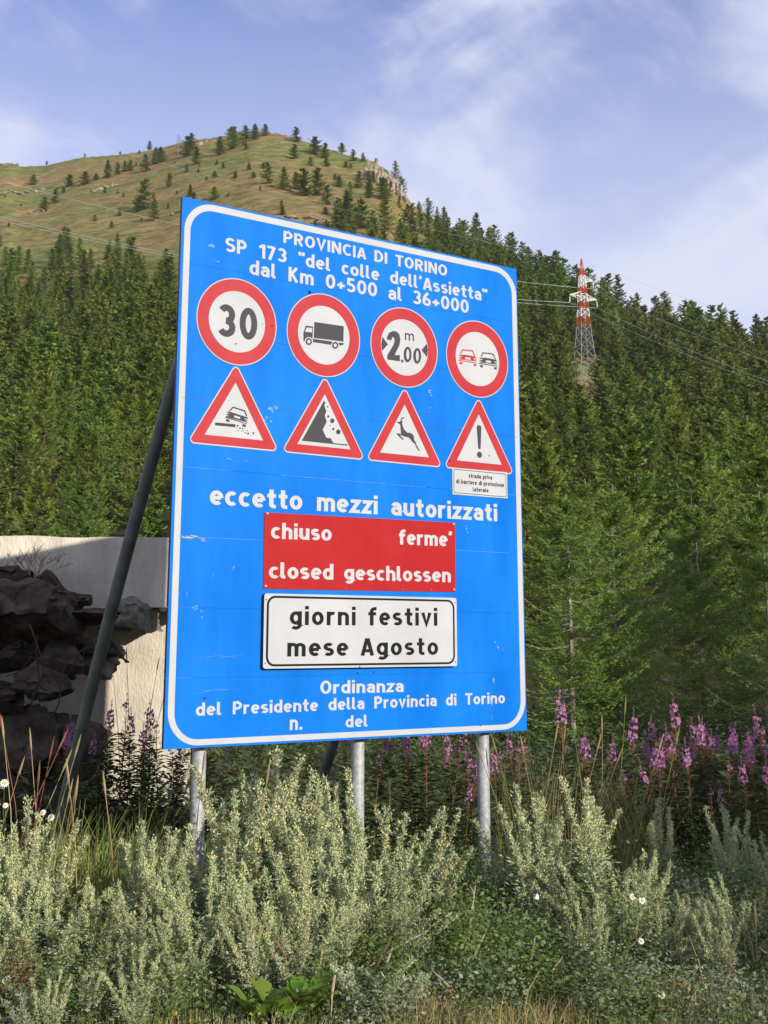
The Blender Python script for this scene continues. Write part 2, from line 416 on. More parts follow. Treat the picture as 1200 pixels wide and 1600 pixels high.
def cliff(name, label, az, el, w, h, d, n, seed, sub=3, lift=0.0):
    x, y, r = on_slope(az, el); rr = random.Random(seed)
    t = thing(name, label, 'rock outcrop', (x, y, gz(x, y)))
    right = Vector((math.cos(R(az)), -math.sin(R(az)), 0)); back = Vector((math.sin(R(az)), math.cos(R(az)), 0))
    for k in range(n):
        u = (k + .5) / n - .5 + rr.uniform(-.04, .04); q = rr.uniform(-.5, .5)
        p = right * (u * w) + back * (q * d)
        s = w / n * rr.uniform(.6, 1.7)
        me_ = rock_mesh('rock', M['cliff'], seed + k * .37, s * 1.2, s * .9, h * rr.uniform(.22, .62), sub + 1 if sub < 3 else sub, .7, 1.5)
        gzz = gz(x + p.x, y + p.y) - gz(x, y)
        o = obj('rock', me_, t, (p.x, p.y, gzz + h * (lift + rr.uniform(-.22, .08))))
        o.rotation_euler = (rr.uniform(-.2, .2), rr.uniform(-.2, .2), rr.uniform(0, 6))
    return t
cliff('rock_outcrop', 'big tan crag at the right shoulder of the summit, below the skyline', -.40, 21.25, 21, 13, 9, 26, 3, 3, .22)
cliff('rock_outcrop', 'grey rounded outcrop in the left meadow under the row of small trees', -13.95, 20.5, 15, 4.5, 5, 9, 11)
cliff('rock_outcrop', 'small pale rocks on the skyline beside the first trees left of the summit', -9.55, 22.75, 10, 4.5, 4, 8, 17)
cliff('rock_outcrop', 'low white rocks just under the grassy summit, left of a lone round tree', -5.3, 23.0, 8, 2.6, 3, 9, 23)
cliff('rock_outcrop', 'little knob of rock on the far left skyline', -18.35, 21.15, 10, 4, 5, 5, 29)
cliff('rock_outcrop', 'slate grey scree band at the left edge of the meadow', -17.8, 19.9, 30, 2.2, 9, 16, 31, 2)
cliff('rock_outcrop', 'pale stones under the scree band near two dark trees on the left', -16.9, 19.2, 12, 1.8, 5, 9, 37, 2)
cliff('rock_outcrop', 'long pale track cutting across the slope just above the top edge of the sign', -5.2, 19.62, 62, 1.5, 4, 44, 41, 2)
cliff('rock_outcrop', 'short pale rock step at the upper left corner of the sign', -10.2, 19.75, 14, 1.6, 4, 9, 43, 2)
for k, (a, e, w) in enumerate([(.9, 19.2, 14), (2.0, 18.75, 10), (4.1, 17.6, 12), (10.9, 13.0, 9), (11.6, 12.7, 8), (13.2, 12.6, 12)]):
    cliff('rock_outcrop', ['pale ledge among the sparse trees right of the crag', 'thin pale ledge below the ridge trees above the sign', 'bare tan ledge in a gap of the ridge forest above the sign corner',
        'tan ledge in the gap of the forest just right of the pylon', 'second small tan ledge right of the pylon, a little lower', 'bare patch with stones under the ridge trees at the far right'][k], a, e, w, 1.6, 4, 8, 51 + k * 3, 2)

# ------------------------------------------------------------------ larches
def unit3(v): return v / np.maximum(1e-9, np.linalg.norm(v, axis=-1, keepdims=True))
def larch(seed, H, rb, nbr, nodes, steps, sl, sw, trunk_r=.16, low=.06, droop=.12, upturn=.35, ragged=.35, gap=0.0, tw=.34, jit=.25, coher=.75, pw=.56):
    """trunk, branches that droop and turn up at the tip, side twigs along each branch and needle sprays along each twig"""
    rg = np.random.default_rng(seed)
    nb = nbr
    hf = low + (0.985 - low) * (np.arange(nb) + rg.random(nb)) / nb
    az = rg.random(nb) * 2 * np.pi
    lobe = 1 + .16 * np.sin(az * 2 + rg.random() * 6) + .14 * np.sin(az * 3 + hf * 9 + rg.random() * 6)
    env = rb * np.power(1 - hf, pw) * (1 + .10 * np.sin(hf * 23 + rg.random() * 6))
    env *= np.minimum(1, .60 + hf / .22 * .40)
    L = env * lobe * (1 - ragged * rg.random(nb) ** 1.3) + .02 * H * (1 - hf) + .05
    L = np.where(rg.random(nb) < gap, L * .4, L)
    s = (np.arange(nodes) + .8) / nodes
    s = np.clip(s[None, :] + rg.normal(0, .25 / nodes, (nb, nodes)), .06, 1.0)            # nb, nodes
    rise = upturn * (.6 + .6 * hf)[:, None] * s ** 2 - droop * 4 * s * (1 - s) - droop * .6 * s
    rad = L[:, None] * s; ca = np.cos(az)[:, None]; sa = np.sin(az)[:, None]
    B = np.stack([rad * ca, rad * sa, hf[:, None] * H + L[:, None] * rise], 2)               # nb, nodes, 3
    slope = (upturn * (.6 + .6 * hf)[:, None] * 2 * s - droop * 4 * (1 - 2 * s) - droop * .6)
    T = unit3(np.stack([ca + 0 * s, sa + 0 * s, slope], 2))
    out = []
    Sx = np.stack([-sa + 0 * s, ca + 0 * s, 0 * s], 2)
    for sd in (-1, 1):
        tl = tw * L[:, None] * (1.12 - s * .85) * (.6 + .7 * rg.random((nb, nodes)))
        td = unit3(T * .75 + Sx * sd * (.9 + .3 * rg.random((nb, nodes)))[..., None] + np.array([0, 0, -.12]) + rg.normal(0, .16, (nb, nodes, 3)))
        for k in range(steps):
            q = (k + rg.random((nb, nodes))) / steps
            P = B + td * (tl * q)[..., None] + rg.normal(0, .012 * H ** .5, (nb, nodes, 3))
            D = unit3(td + T * .35 + np.array([0, 0, .18]) + rg.normal(0, jit, (nb, nodes, 3)))
            out.append((P, D))
    P = np.stack([o_[0] for o_ in out], 2).reshape(-1, 3); D = np.stack([o_[1] for o_ in out], 2).reshape(-1, 3)
    n = len(P)
    radial = unit3(np.stack([P[:, 0], P[:, 1], .9 * np.hypot(P[:, 0], P[:, 1]) + .15], 1))
    N = unit3(radial * coher + rg.normal(0, 1, (n, 3)) * (1 - coher))
    W = unit3(np.cross(D, N))
    l = sl * (.6 + .7 * rg.random(n))[:, None]; w = sw * (.7 + .6 * rg.random(n))[:, None]
    a = P - D * l * .35; c = P + D * l * .65; m1 = P + W * w; m2 = P - W * w
    V_ = np.stack([a, m1, c, m2], 1).reshape(-1, 3)
    F_ = np.arange(n * 4).reshape(-1, 4)
    tb = MB()
    bend = rg.normal(0, .012 * H, 2)
    tp = [(bend[0] * math.sin(q * 3), bend[1] * math.sin(q * 2.2), q * H) for q in (0, .2, .45, .7, .9, 1.02)]
    tb.tube(tp, [trunk_r, trunk_r * .85, trunk_r * .62, trunk_r * .38, trunk_r * .16, .008], 6)
    for k in range(0, nb, max(1, nb // 60)):
        pts_ = [(0, 0, hf[k] * H)] + [tuple(B[k, q]) for q in (nodes // 3, 2 * nodes // 3, nodes - 1)]
        tb.tube(pts_, [trunk_r * .16 + .005, trunk_r * .12 + .004, trunk_r * .07 + .003, .003], 3, cap=False)
    return V_, F_, tb
def larch_parts(seed, m, barkm, **kw):
    V_, F_, tb = larch(seed, **kw)
    return np_mesh('crown', V_, F_, m), mesh_from('trunk', tb.v, tb.f, barkm)
far_meshes = []
for k in range(7):
    far_meshes.append(larch_parts(100 + k, M['larch'], M['bark'], H=12, rb=[3.3, 2.8, 3.7, 2.6, 3.1, 3.5, 3.0][k], nbr=[100, 92, 110, 88, 96, 104, 96][k], nodes=6, steps=4, sl=.42, sw=.088, coher=.90, jit=.35, trunk_r=.13, low=.05, ragged=.5, gap=.06))
mid_meshes = []
for k in range(5):
    mid_meshes.append(larch_parts(200 + k, M['larch'], M['bark'], H=12, rb=[3.3, 2.8, 3.7, 2.7, 3.1][k], nbr=[135, 120, 150, 115, 130][k], nodes=9, steps=5, sl=.27, sw=.038, coher=.85, jit=.3, trunk_r=.12, low=.04, ragged=.48, gap=.05))
dead_mesh = larch_parts(300, M['larch_dead'], M['bark_grey'], H=12, rb=2.6, nbr=60, nodes=4, steps=1, sl=.6, sw=.03, trunk_r=.25, low=.1)
def place_tree(x, y, h, pair, name, label, group, rz, wide=1.0, lean=(0, 0), cat='tree'):
    z = gz(x, y) - .15
    t = thing(name, label, cat, (x, y, z), rz, group, lean)
    s = h / 12.0; t.scale = (s * wide, s * wide, s)
    obj('crown', pair[0], t); obj('trunk', pair[1], t)
    return t
rnd = random.Random(5)
def tree_label(az, el, h, r, row):
    return None

# lone trees on the meadow and along the skyline: (azimuth, elevation, angular height, label)
LONE = [
(-17.265, 20.347, .479, 'small dark conifer alone in the brown meadow near the left skyline'),
(-15.612, 20.434, .549, 'left one of two small conifers on the brown meadow above the scree'),
(-14.91, 20.573, .598, 'right one of two small conifers on the brown meadow above the scree'),
(-16.2, 19.643, .678, 'bushy conifer in the left meadow just above the upper power line'),
(-16.713, 19.292, .598, 'conifer beside white stones, crossed by the upper power line at the left'),
(-16.701, 21.378, .18, 'tiny tree on the left skyline, the leftmost one'),
(-14.973, 21.829, .16, 'tiny bush on the skyline at the edge of the grey bare patch'),
(-13.327, 22.145, .14, 'tiny tree on the skyline right of the grey bare patch'),
(-11.949, 22.369, .419, 'lone slim tree standing up on the skyline left of the pale rocks'),
(-14.398, 20.826, .319, 'lowest, smallest tree at the left end of the diagonal row'),
(-13.877, 20.965, .798, 'tall dark conifer leading the diagonal row above the grey outcrop'),
(-13.416, 21.146, .549, 'second conifer of the diagonal row above the grey outcrop'),
(-13.073, 21.316, .499, 'third conifer of the diagonal row above the grey outcrop'),
(-12.823, 21.354, .499, 'fourth conifer of the diagonal row above the grey outcrop'),
(-12.115, 21.371, .798, 'broad conifer at the right part of the diagonal row'),
(-11.645, 21.756, .748, 'upper conifer near the right end of the diagonal row'),
(-11.404, 21.821, .698, 'rightmost conifer ending the diagonal row'),
(-12.427, 22.143, .18, 'small bush below the slim skyline tree'),
(-9.964, 22.488, .748, 'pointed conifer on the skyline right beside the pale rocks'),
(-10.107, 22.194, .898, 'dense dark conifer in front of the pale skyline rocks'),
(-9.682, 21.858, .798, 'light green conifer below the pale skyline rocks'),
(-10.131, 21.506, .359, 'small round bush on the slope below the dark skyline conifer'),
(-10.938, 20.757, .648, 'lone bushy conifer with a clear shadow in the middle of the left meadow'),
(-8.784, 21.316, .319, 'small conifer alone on the brown middle slope'),
(-8.355, 21.771, .259, 'tiny conifer upslope of the small one on the brown middle slope'),
(-8.561, 22.333, .848, 'broad conifer with a long shadow below the skyline left of the summit'),
(-7.895, 22.654, .997, 'tall conifer hanging below the skyline clump left of the summit'),
(-8.064, 23.026, .598, 'bushy conifer on the skyline in the clump left of the summit'),
(-7.289, 22.655, .339, 'small conifer just below the summit clump'),
(-9.933, 20.407, .549, 'conifer close above the upper left corner of the sign'),
(-8.77, 20.307, .618, 'broad pale conifer right above the top edge of the sign at its left'),
(-12.085, 19.673, 1.396, 'tallest conifer in the left meadow, in a group of three beside the sign'),
(-12.382, 19.557, .7, 'low dark conifer left of the tallest one in the group of three beside the sign'),
(-11.612, 19.244, .947, 'right hand conifer of the group of three beside the sign'),
(-8.085, 20.486, .199, 'tiny conifer seen over the top edge of the sign at the left'),
(-7.326, 23.078, .649, 'first of three conifers on the skyline just left of the bare summit'),
(-6.864, 23.1, .712, 'middle one of three conifers on the skyline just left of the bare summit'),
(-6.362, 23.301, .524, 'last of three conifers, nearest the bare summit on the skyline'),
(-4.841, 23.077, .681, 'round tree on the skyline right of the bare summit, beside white rocks'),
(-4.913, 22.301, .681, 'conifer on the slope straight below the white summit rocks'),
(-3.888, 22.532, .817, 'left one of a close pair right of the summit with a long shadow'),
(-3.387, 22.392, .681, 'right one of a close pair right of the summit with a long shadow'),
(-4.101, 22.021, .419, 'small conifer below the close pair right of the summit'),
(-3.326, 22.01, .398, 'small conifer tucked under the right tree of the close pair'),
(-2.559, 22.782, .44, 'lone round tree breaking the skyline between summit and crag'),
(-1.998, 22.266, .545, 'conifer with a shadow just below the skyline before the crag'),
(-1.498, 22.272, .398, 'small conifer at the left edge of the crag'),
(-.866, 22.51, .23, 'tiny tree on top of the crag'),
(-2.361, 21.987, .293, 'bush below the conifers left of the crag'),
(-6.207, 21.144, .995, 'large rounded conifer, leftmost of the row across the middle slope'),
(-5.401, 20.898, 1.047, 'dark cone shaped tree, second of the row across the middle slope'),
(-4.819, 20.937, .785, 'slim conifer, third of the row across the middle slope'),
(-4.44, 20.642, 1.256, 'tall conifer, fourth of the row across the middle slope'),
(-3.747, 20.66, 1.309, 'tall dense conifer, fifth of the row across the middle slope'),
(-2.683, 21.089, .524, 'pair of low conifers grown together in the orange meadow'),
(-1.71, 21.052, .785, 'conifer straight below the left end of the crag'),
(-.993, 21.313, .524, 'dark conifer at the foot of the crag'),
(-1.21, 20.598, .733, 'conifer downslope of the crag, left of a broad one'),
(-.546, 20.5, 1.047, 'broad conifer on the slope below the right end of the crag'),
(-3.246, 20.262, .942, 'pale conifer at the right end of the middle row'),
(-2.299, 19.253, 1.466, 'tall dark conifer standing just over the top edge of the sign, left of its twin'),
(-1.585, 19.211, 1.361, 'tall dark conifer standing just over the top edge of the sign, right of its twin'),
(-5.43, 19.746, .398, 'little conifer growing on the pale track above the sign'),
(.392, 20.808, .785, 'conifer rising at the right foot of the crag where the forest begins'),
]
for k, (a, e, ah, lab) in enumerate(LONE):
    x, y, r = on_slope(a, e)
    h = math.hypot(r, gz(x, y)) * math.tan(R(ah)) * 1.02 / math.cos(R(e))
    place_tree(x, y, h, far_meshes[k % 7], 'larch_tree', lab, None, rnd.uniform(0, 6.28), wide=rnd.uniform(1.25, 1.65) * (1.35 if ah < .6 else 1.2))
x, y, r = on_slope(-10.571, 22.211)
place_tree(x, y, r * math.tan(R(.947)) * 1.15, dead_mesh, 'bare_tree', 'bare grey tree on the skyline left of the dense dark conifer', None, 1.0, 1.2)

for k in range(44):
    a = rnd.uniform(-18.5, -.5); e_top = float(np.interp(a, AZ_T, EL_T)); e = e_top - rnd.uniform(.25, 3.6)
    x, y, r = on_slope(a, e)
    where = 'far left of' if a < -14 else ('left of' if a < -10 else ('below' if a < -5 else 'right of'))
    place_tree(x, y, rnd.uniform(1.6, 4.2), far_meshes[k % 7], 'shrub', 'tiny dark shrub on the meadow %s the summit' % where, 'tiny shrubs %s the summit' % where, rnd.uniform(0, 6.28), wide=rnd.uniform(1.6, 2.4), cat='shrub')

# the forest: points on the real slope, thinning out upwards
def forest_density(az, r):
    """1 inside the closed forest, between 0 and 1 in the open fringe, 0 on the meadow"""
    Rr = np.interp(az, RA_T, RR_T); f = r / Rr
    lim = np.interp(az, [-30, -19, -16.5, -14, -12, -9, -6, -3, 0, 2, 4.5, 8], [.51, .49, .48, .44, .44, .38, .38, .42, .47, .56, .76, 1.15])
    lim = lim + .035 * math.sin(az * 2.3) + .02 * math.sin(az * 5.1 + 1)
    if f < lim: return 1.0
    if az > -4: return (.10 + .42 * np.interp(az, [-4, 3], [0, 1])) * max(0, 1 - (f - lim) / (.25 + .5 * np.interp(az, [-4, 3], [0, 1])))
    return .30 * max(0, 1 - (f - lim) / .14)
frng = random.Random(77)
pts = []
cell = {}
def try_point(az, r, space):
    x = r * math.sin(R(az)); y = r * math.cos(R(az))
    cx_, cy_ = int(x // 8), int(y // 8)
    for a in (-1, 0, 1):
        for b_ in (-1, 0, 1):
            for (u, v) in cell.get((cx_ + a, cy_ + b_), ()):
                if (u - x) ** 2 + (v - y) ** 2 < space * space: return None
    cell.setdefault((cx_, cy_), []).append((x, y))
    return x, y
for k in range(52000):
    az = frng.uniform(-29, 31)
    Rr = float(np.interp(az, RA_T, RR_T))
    r = math.sqrt(frng.uniform(46 ** 2, (Rr * 1.03) ** 2))
    if az < -8 and r < 52: continue
    if frng.random() > forest_density(az, r): continue
    nz = mnoise.noise(Vector((r * math.sin(R(az)) * .018, r * math.cos(R(az)) * .018, 3.0)))
    if nz < -.36 and r > 170: continue            # small clearings
    # gap in the trees around the foot of the pylon
    if (abs(az - 9.2) < .95 and 252 < r < 345) or (abs(az - 9.3) < .5 and 215 < r <= 252): continue
    p = try_point(az, r, 3.3 + r * .0066 + frng.uniform(0, 1.5))
    if p: 
        h = (6.4 + min(r, 380) * .0235) * frng.uniform(.58, 1.36)
        if -2.2 < az < 1.2 and r > 430 and frng.random() < .6: continue
        if r > 230: h *= 1 - float(np.interp(az, [-7, 2, 8], [.34, .30, 0])) * min(1, (r - 230) / 120)
        pts.append((p[0], p[1], h, az, r))
pts.sort(key=lambda q: q[4] / q[2] * 1.0)
print('forest trees', len(pts))
def zone(az, r):
    side = 'hidden behind the sign'
    for lim, nm in ((-16.8, 'at the left photo edge'), (-14.2, 'above the left end of the wall'), (-11.0, 'between wall and sign edge'), (4.6, 'hidden behind the sign'), (7.2, 'just right of the sign'), (9.8, 'straight below the pylon'), (12.6, 'right of the pylon foot'), (15.2, 'above the broad near larch'), (99, 'at the right photo edge')):
        if az < lim: side = nm; break
    band = 'lowest' if r < 66 else ('low' if r < 88 else ('mid height' if r < 112 else 'upper'))
    return side, band
n_ind = 225
for k, (x, y, h, az, r) in enumerate(pts[:n_ind]):
    side, band = zone(az, r)
    grp = '%s row larches %s' % (band, side)
    place_tree(x, y, h, mid_meshes[k % 5] if r < 150 else far_meshes[k % 7], 'larch_tree', 'larch in the %s forest row, %s' % (band, side), grp, frng.uniform(0, 6.28), frng.uniform(.9, 1.3), (frng.uniform(-.03, .03), frng.uniform(-.03, .03)))
rest = pts[n_ind:]
# one object for the rest: instances of the same larch meshes
lib = bpy.data.collections.new('larch_kinds')
for k, (cr_, tr_) in enumerate(far_meshes):
    mm = cr_.copy(); mm.materials.append(M['bark'])
    bm = bmesh.new(); bm.from_mesh(cr_); nf = len(bm.faces); bm.from_mesh(tr_); bm.faces.ensure_lookup_table()
    for f_ in bm.faces[nf:]: f_.material_index = 1
    bm.to_mesh(mm); bm.free()
    lo = bpy.data.objects.new('larch_kind', mm); lib.objects.link(lo)
pm = bpy.data.meshes.new('forest')
pm.from_pydata([(x, y, gz(x, y) - .15) for x, y, h, az, r in rest], [], [])
at = pm.attributes.new('size', 'FLOAT_VECTOR', 'POINT')
buf = []
for x, y, h, az, r in rest:
    w = frng.uniform(1.0, 1.5) * h / 12; buf += [w, w, h / 12]
at.data.foreach_set('vector', buf)
at = pm.attributes.new('turn', 'FLOAT_VECTOR', 'POINT')
buf = []
for q in rest: buf += [frng.uniform(-.04, .04), frng.uniform(-.04, .04), frng.uniform(0, 6.28)]
at.data.foreach_set('vector', buf)
at = pm.attributes.new('pick', 'INT', 'POINT'); at.data.foreach_set('value', [frng.randrange(7) for q in rest])
fo = obj('forest', pm)
tag(fo, 'dense larch forest covering the mountain slope up to the ridge', 'forest', kind='stuff')
ng = bpy.data.node_groups.new('forest_nodes', 'GeometryNodeTree')
ng.interface.new_socket('Geometry', in_out='INPUT', socket_type='NodeSocketGeometry')
ng.interface.new_socket('Geometry', in_out='OUTPUT', socket_type='NodeSocketGeometry')
gi = ng.nodes.new('NodeGroupInput'); go = ng.nodes.new('NodeGroupOutput')
ip = ng.nodes.new('GeometryNodeInstanceOnPoints'); ci = ng.nodes.new('GeometryNodeCollectionInfo')
ci.inputs['Collection'].default_value = lib; ci.inputs['Separate Children'].default_value = True; ci.inputs['Reset Children'].default_value = True
def nat(nm, ty):
    n = ng.nodes.new('GeometryNodeInputNamedAttribute'); n.data_type = ty; n.inputs['Name'].default_value = nm
    return n.outputs['Attribute']
ng.links.new(gi.outputs[0], ip.inputs['Points']); ng.links.new(ci.outputs[0], ip.inputs['Instance'])
ip.inputs['Pick Instance'].default_value = True
ng.links.new(nat('pick', 'INT'), ip.inputs['Instance Index'])
e2r = ng.nodes.new('FunctionNodeEulerToRotation'); ng.links.new(nat('turn', 'FLOAT_VECTOR'), e2r.inputs[0]); ng.links.new(e2r.outputs[0], ip.inputs['Rotation'])
ng.links.new(nat('size', 'FLOAT_VECTOR'), ip.inputs['Scale'])
ng.links.new(ip.outputs[0], go.inputs[0])
md = fo.modifiers.new('forest', 'NODES'); md.node_group = ng

# near larches beyond the flowers: (x, y, height, seed, width, label)
NEAR = [
 (3.88, 21.6, 4.55, 1, 1.75, 'bright green young larch with a white trunk base, nearest the right edge of the sign'),
 (2.95, 21.0, 4.30, 2, 1.75, 'bushy young larch half hidden by the right edge of the sign'),
 (3.85, 24.5, 5.00, 3, 1.6, 'slender larch with a pale trunk rising behind the bright young one'),
 (5.9, 24.0, 4.45, 4, 1.9, 'young larch with dark lower boughs in the middle of the right group'),
 (7.0, 23.4, 4.60, 5, 2.0, 'broad larch with pale tips near the right edge of the photo'),
 (4.9, 27.5, 3.9, 6, 1.7, 'low larch behind the gap between the near larches on the right'),
 (8.9, 27.0, 4.6, 7, 2.0, 'shaded larch behind the broad one at the right edge'),
 (.5, 25.0, 4.2, 8, 1.8, 'young larch growing behind the middle of the sign'),
 (-2.6, 30.0, 5.0, 9, 2.0, 'young larch growing behind the left half of the sign'),
]
near_pairs = {}
for (x, y, h, sd, w, lab) in NEAR:
    pr = larch_parts(400 + sd, M['larch_near'], M['bark_grey'], H=h, rb=w, nbr=150, nodes=14, steps=8, sl=.078, sw=.0085, trunk_r=.055, low=.04, ragged=.42, droop=.07, upturn=.40, tw=.30, jit=.30, coher=.55, gap=.05, pw=.72)
    t = thing('larch_tree', lab, 'tree', (x, y, gz(x, y) - .1), 0)
    obj('crown', pr[0], t); obj('trunk', pr[1], t)
    near_pairs[sd] = pr
# trees standing right of the view: their shade lies over the right of the verge
for (x, y, h, k, lab) in [(6.9, 18.2, 4.1, 4, 'dark shaded larch reaching in from the right edge of the photo'),
    (13.4, 11.8, 7.3, 1, 'tall larch beside the road, right of the view'), (15.9, 11.8, 9.2, 5, 'tallest larch of the row beside the road, right of the view'),
    (18.2, 13.6, 10.0, 3, 'rearmost larch of the row beside the road, right of the view'), (14.6, 9.0, 6.0, 7, 'low wide larch in the row right of the view'),
    (11.7, -3.6, 5.3, 2, 'small larch beside the road, behind the viewer on the right'), (12.6, -2.6, 6.3, 6, 'second small larch beside the road behind the viewer on the right'),
    (13.8, -1.5, 6.9, 8, 'third larch of the row beside the road on the right'), (15.2, -.3, 7.2, 7, 'fourth larch of the row beside the road on the right'), (17.0, 1.6, 8.0, 9, 'fifth larch of the row beside the road on the right')]:
    pr = near_pairs[k]; hh = dict((q[3], q[2]) for q in NEAR)[k]
    t = thing('larch_tree', lab, 'tree', (x, y, gz(x, y) - .1), k * 1.7)
    s = h / hh; t.scale = (s * 1.15, s * 1.15, s)
    obj('crown', pr[0], t); obj('trunk', pr[1], t)

# ------------------------------------------------------------------ pylon and wires
PX, PY, PR_ = on_slope(9.096, 11.15)
PZ = gz(PX, PY)
PH = PR_ * (math.tan(R(17.602)) - math.tan(R(11.15)))
py_root = thing('power_pylon', 'tall lattice power pylon, red and white above, bare steel below, on the forested slope', 'pylon', (PX, PY, PZ), R(-9.1 + 28))
def half_w(f):      # half width at height fraction
    return np.interp(f, [0, .52, .86, 1.0], [2.9, 1.3, .66, .05]) * PH / 38
LV = [0, .09, .18, .27, .36, .44, .515, .575, .63, .685, .74, .79, .835, .875, .93, 1.0]
bands = {'steel': (0, 6), 'b1': (6, 7), 'b2': (7, 8), 'b3': (8, 9), 'b4': (9, 10), 'b5': (10, 11), 'b6': (11, 13), 'b7': (13, 15)}
bmats = {'steel': 'pylon_steel', 'b1': 'pylon_red', 'b2': 'pylon_white', 'b3': 'pylon_red', 'b4': 'pylon_white', 'b5': 'pylon_red', 'b6': 'pylon_white', 'b7': 'pylon_red'}
for nm, (a, b_) in bands.items():
    mb = MB(); m_ = M[bmats[nm]]
    for q in range(a, b_):
        f0, f1 = LV[q], LV[q + 1]; w0, w1 = half_w(f0), half_w(f1); z0, z1 = f0 * PH, f1 * PH
        cs = [(-1, -1), (1, -1), (1, 1), (-1, 1)]
        for k in range(4):
            c0, c1 = cs[k], cs[(k + 1) % 4]
            th = .105 if q < 6 else .10
            mb.tube([(c0[0] * w0, c0[1] * w0, z0), (c0[0] * w1, c0[1] * w1, z1)], th, 4)
            if w1 > .08:
                mb.tube([(c0[0] * w0, c0[1] * w0, z0), (c1[0] * w1, c1[1] * w1, z1)], th * .55, 4)
                mb.tube([(c1[0] * w0, c1[1] * w0, z0), (c0[0] * w1, c0[1] * w1, z1)], th * .55, 4)
                mb.tube([(c0[0] * w1, c0[1] * w1, z1), (c1[0] * w1, c1[1] * w1, z1)], th * .5, 4)
    o = mb.build('mast_section', m_, py_root)
    o['label'] = 'bare steel lower lattice' if nm == 'steel' else ('red painted lattice band' if 'red' in bmats[nm] else 'white painted lattice band')
tips = []
for (sx, f, ln) in [(1, .835, 2.3), (-1, .72, 2.6), (1, .70, 2.9)]:
    mb = MB(); w = half_w(f); z = f * PH; tip = Vector((sx * (w + ln), 0, z + .3))
    for yy in (-1, 1):
        mb.tube([(sx * w, yy * w, z - .1), tip], .10, 4); mb.tube([(sx * w, yy * w, z + 1.1), tip], .10, 4)
    for q in (.3, .6):
        for yy in (-1, 1):
            a = Vector((sx * w, yy * w, z - .1)).lerp(tip, q); b_ = Vector((sx * w, yy * w, z + 1.1)).lerp(tip, q); mb.tube([a, b_], .06, 4)
    ca = mb.build('crossarm', M['pylon_white'], py_root)
    mb = MB()
    e = tip + Vector((sx * .1, 0, -2.0))
    mb.tube([tip, tip.lerp(e, .2), tip.lerp(e, .3), tip.lerp(e, .9), e], [.05, .06, .16, .16, .05], 6)
    mb.build('insulator', M['pylon_steel'], ca)
    tips.append(py_root.matrix_basis @ e if False else (Matrix.Translation(py_root.location) @ Matrix.Rotation(R(-9.1 + 28), 4, 'Z')) @ e)
tips.append((Matrix.Translation(py_root.location)) @ Vector((0, 0, PH * .985)))
def direction_point(az, el, dist):
    return Vector((dist * math.sin(R(az)), dist * math.cos(R(az)), EYE + dist * math.tan(R(el))))
print('TIPS', [tuple(round(c, 2) for c in t) for t in tips])
WE = (23.0, 21.3, 21.0, 25.5)
def wire(a, b_, sag, label, rad=.022):
    mb = MB(); n = 28
    mb.tube([a.lerp(b_, q / n) - Vector((0, 0, sag * 4 * (q / n) * (1 - q / n))) for q in range(n + 1)], rad, 5)
    tag(mb.build('power_line', M['wire']), label, 'cable', 'power lines strung from the pylon')
wire(tips[0], direction_point(-36, WE[0], 300), 9, 'upper power line running left from the pylon behind the sign to the photo edge', .028)
wire(tips[1], direction_point(-36, WE[1], 292), 9, 'middle power line running left from the pylon, upper one of the close pair', .028)
wire(tips[2], direction_point(-36, WE[2], 304), 9, 'lower power line running left from the pylon, lower one of the close pair', .028)
wire(tips[3], direction_point(-36, WE[3], 330), 6, 'thin earth wire running left from the pylon top', .018)
wire(tips[0], direction_point(44, 3.5, 190), 7, 'upper power line running down to the right from the pylon', .030)
wire(tips[1], direction_point(44, 2.6, 184), 7, 'lower power line running down to the right from the left arm of the pylon', .030)
wire(tips[2], direction_point(44, 2.4, 196), 7, 'power line running down to the right from the low right arm of the pylon', .030)
wire(tips[3], direction_point(44, 6.0, 200), 6, 'thin earth wire running down to the right from the pylon top', .014)

# ------------------------------------------------------------------ ruined concrete structure left of the sign
WALL_Y = 14.0
w_root = thing('concrete_wall', 'old pale concrete wall with a broken overhanging parapet, left of the sign', 'wall', (-4.2, WALL_Y, 0))
def rough_block(name, m, c, d, seed, parent, nx=10, ny=3, nz=10, amp=.03, freq=2.0, loc=(0, 0, 0)):
    """a block whose faces are subdivided and broken up a little"""
    bm = bmesh.new(); bmesh.ops.create_cube(bm, size=1.0)
    bm.transform(Matrix.Diagonal((d[0], d[1], d[2], 1)))
    for ax, n in ((0, nx), (1, ny), (2, nz)):
        for k in range(1, n):
            co = Vector((0, 0, 0)); co[ax] = -d[ax] / 2 + d[ax] * k / n
            no = Vector((0, 0, 0)); no[ax] = 1
            bmesh.ops.bisect_plane(bm, geom=bm.verts[:] + bm.edges[:] + bm.faces[:], plane_co=co, plane_no=no)
    off = Vector((seed * 2.1, seed, seed * 4.4))
    for v in bm.verts:
        p = v.co.copy(); q = p * freq + off
        v.co += Vector((mnoise.noise(q), mnoise.noise(q + Vector((9, 3, 1))), mnoise.noise(q + Vector((2, 8, 5))))) * amp
        v.co += Vector((mnoise.noise(q * 3.3), mnoise.noise(q * 3.3 + Vector((4, 1, 7))), mnoise.noise(q * 3.3 + Vector((6, 2, 3))))) * amp * .4
        v.co += Vector(c)
    me_ = bpy.data.meshes.new(name); bm.to_mesh(me_); bm.free(); me_.materials.append(m)
    return obj(name, me_, parent, loc)
rough_block('wall_panel', M['concrete'], (-.70, .2, 1.0), (5.2, .4, 2.4), 1, w_root, 26, 2, 14, .018, 2.2)
rough_block('parapet', M['concrete'], (-.38, -.34, 2.50), (4.7, 1.06, .76), 2, w_root, 36, 6, 6, .022, 1.6)
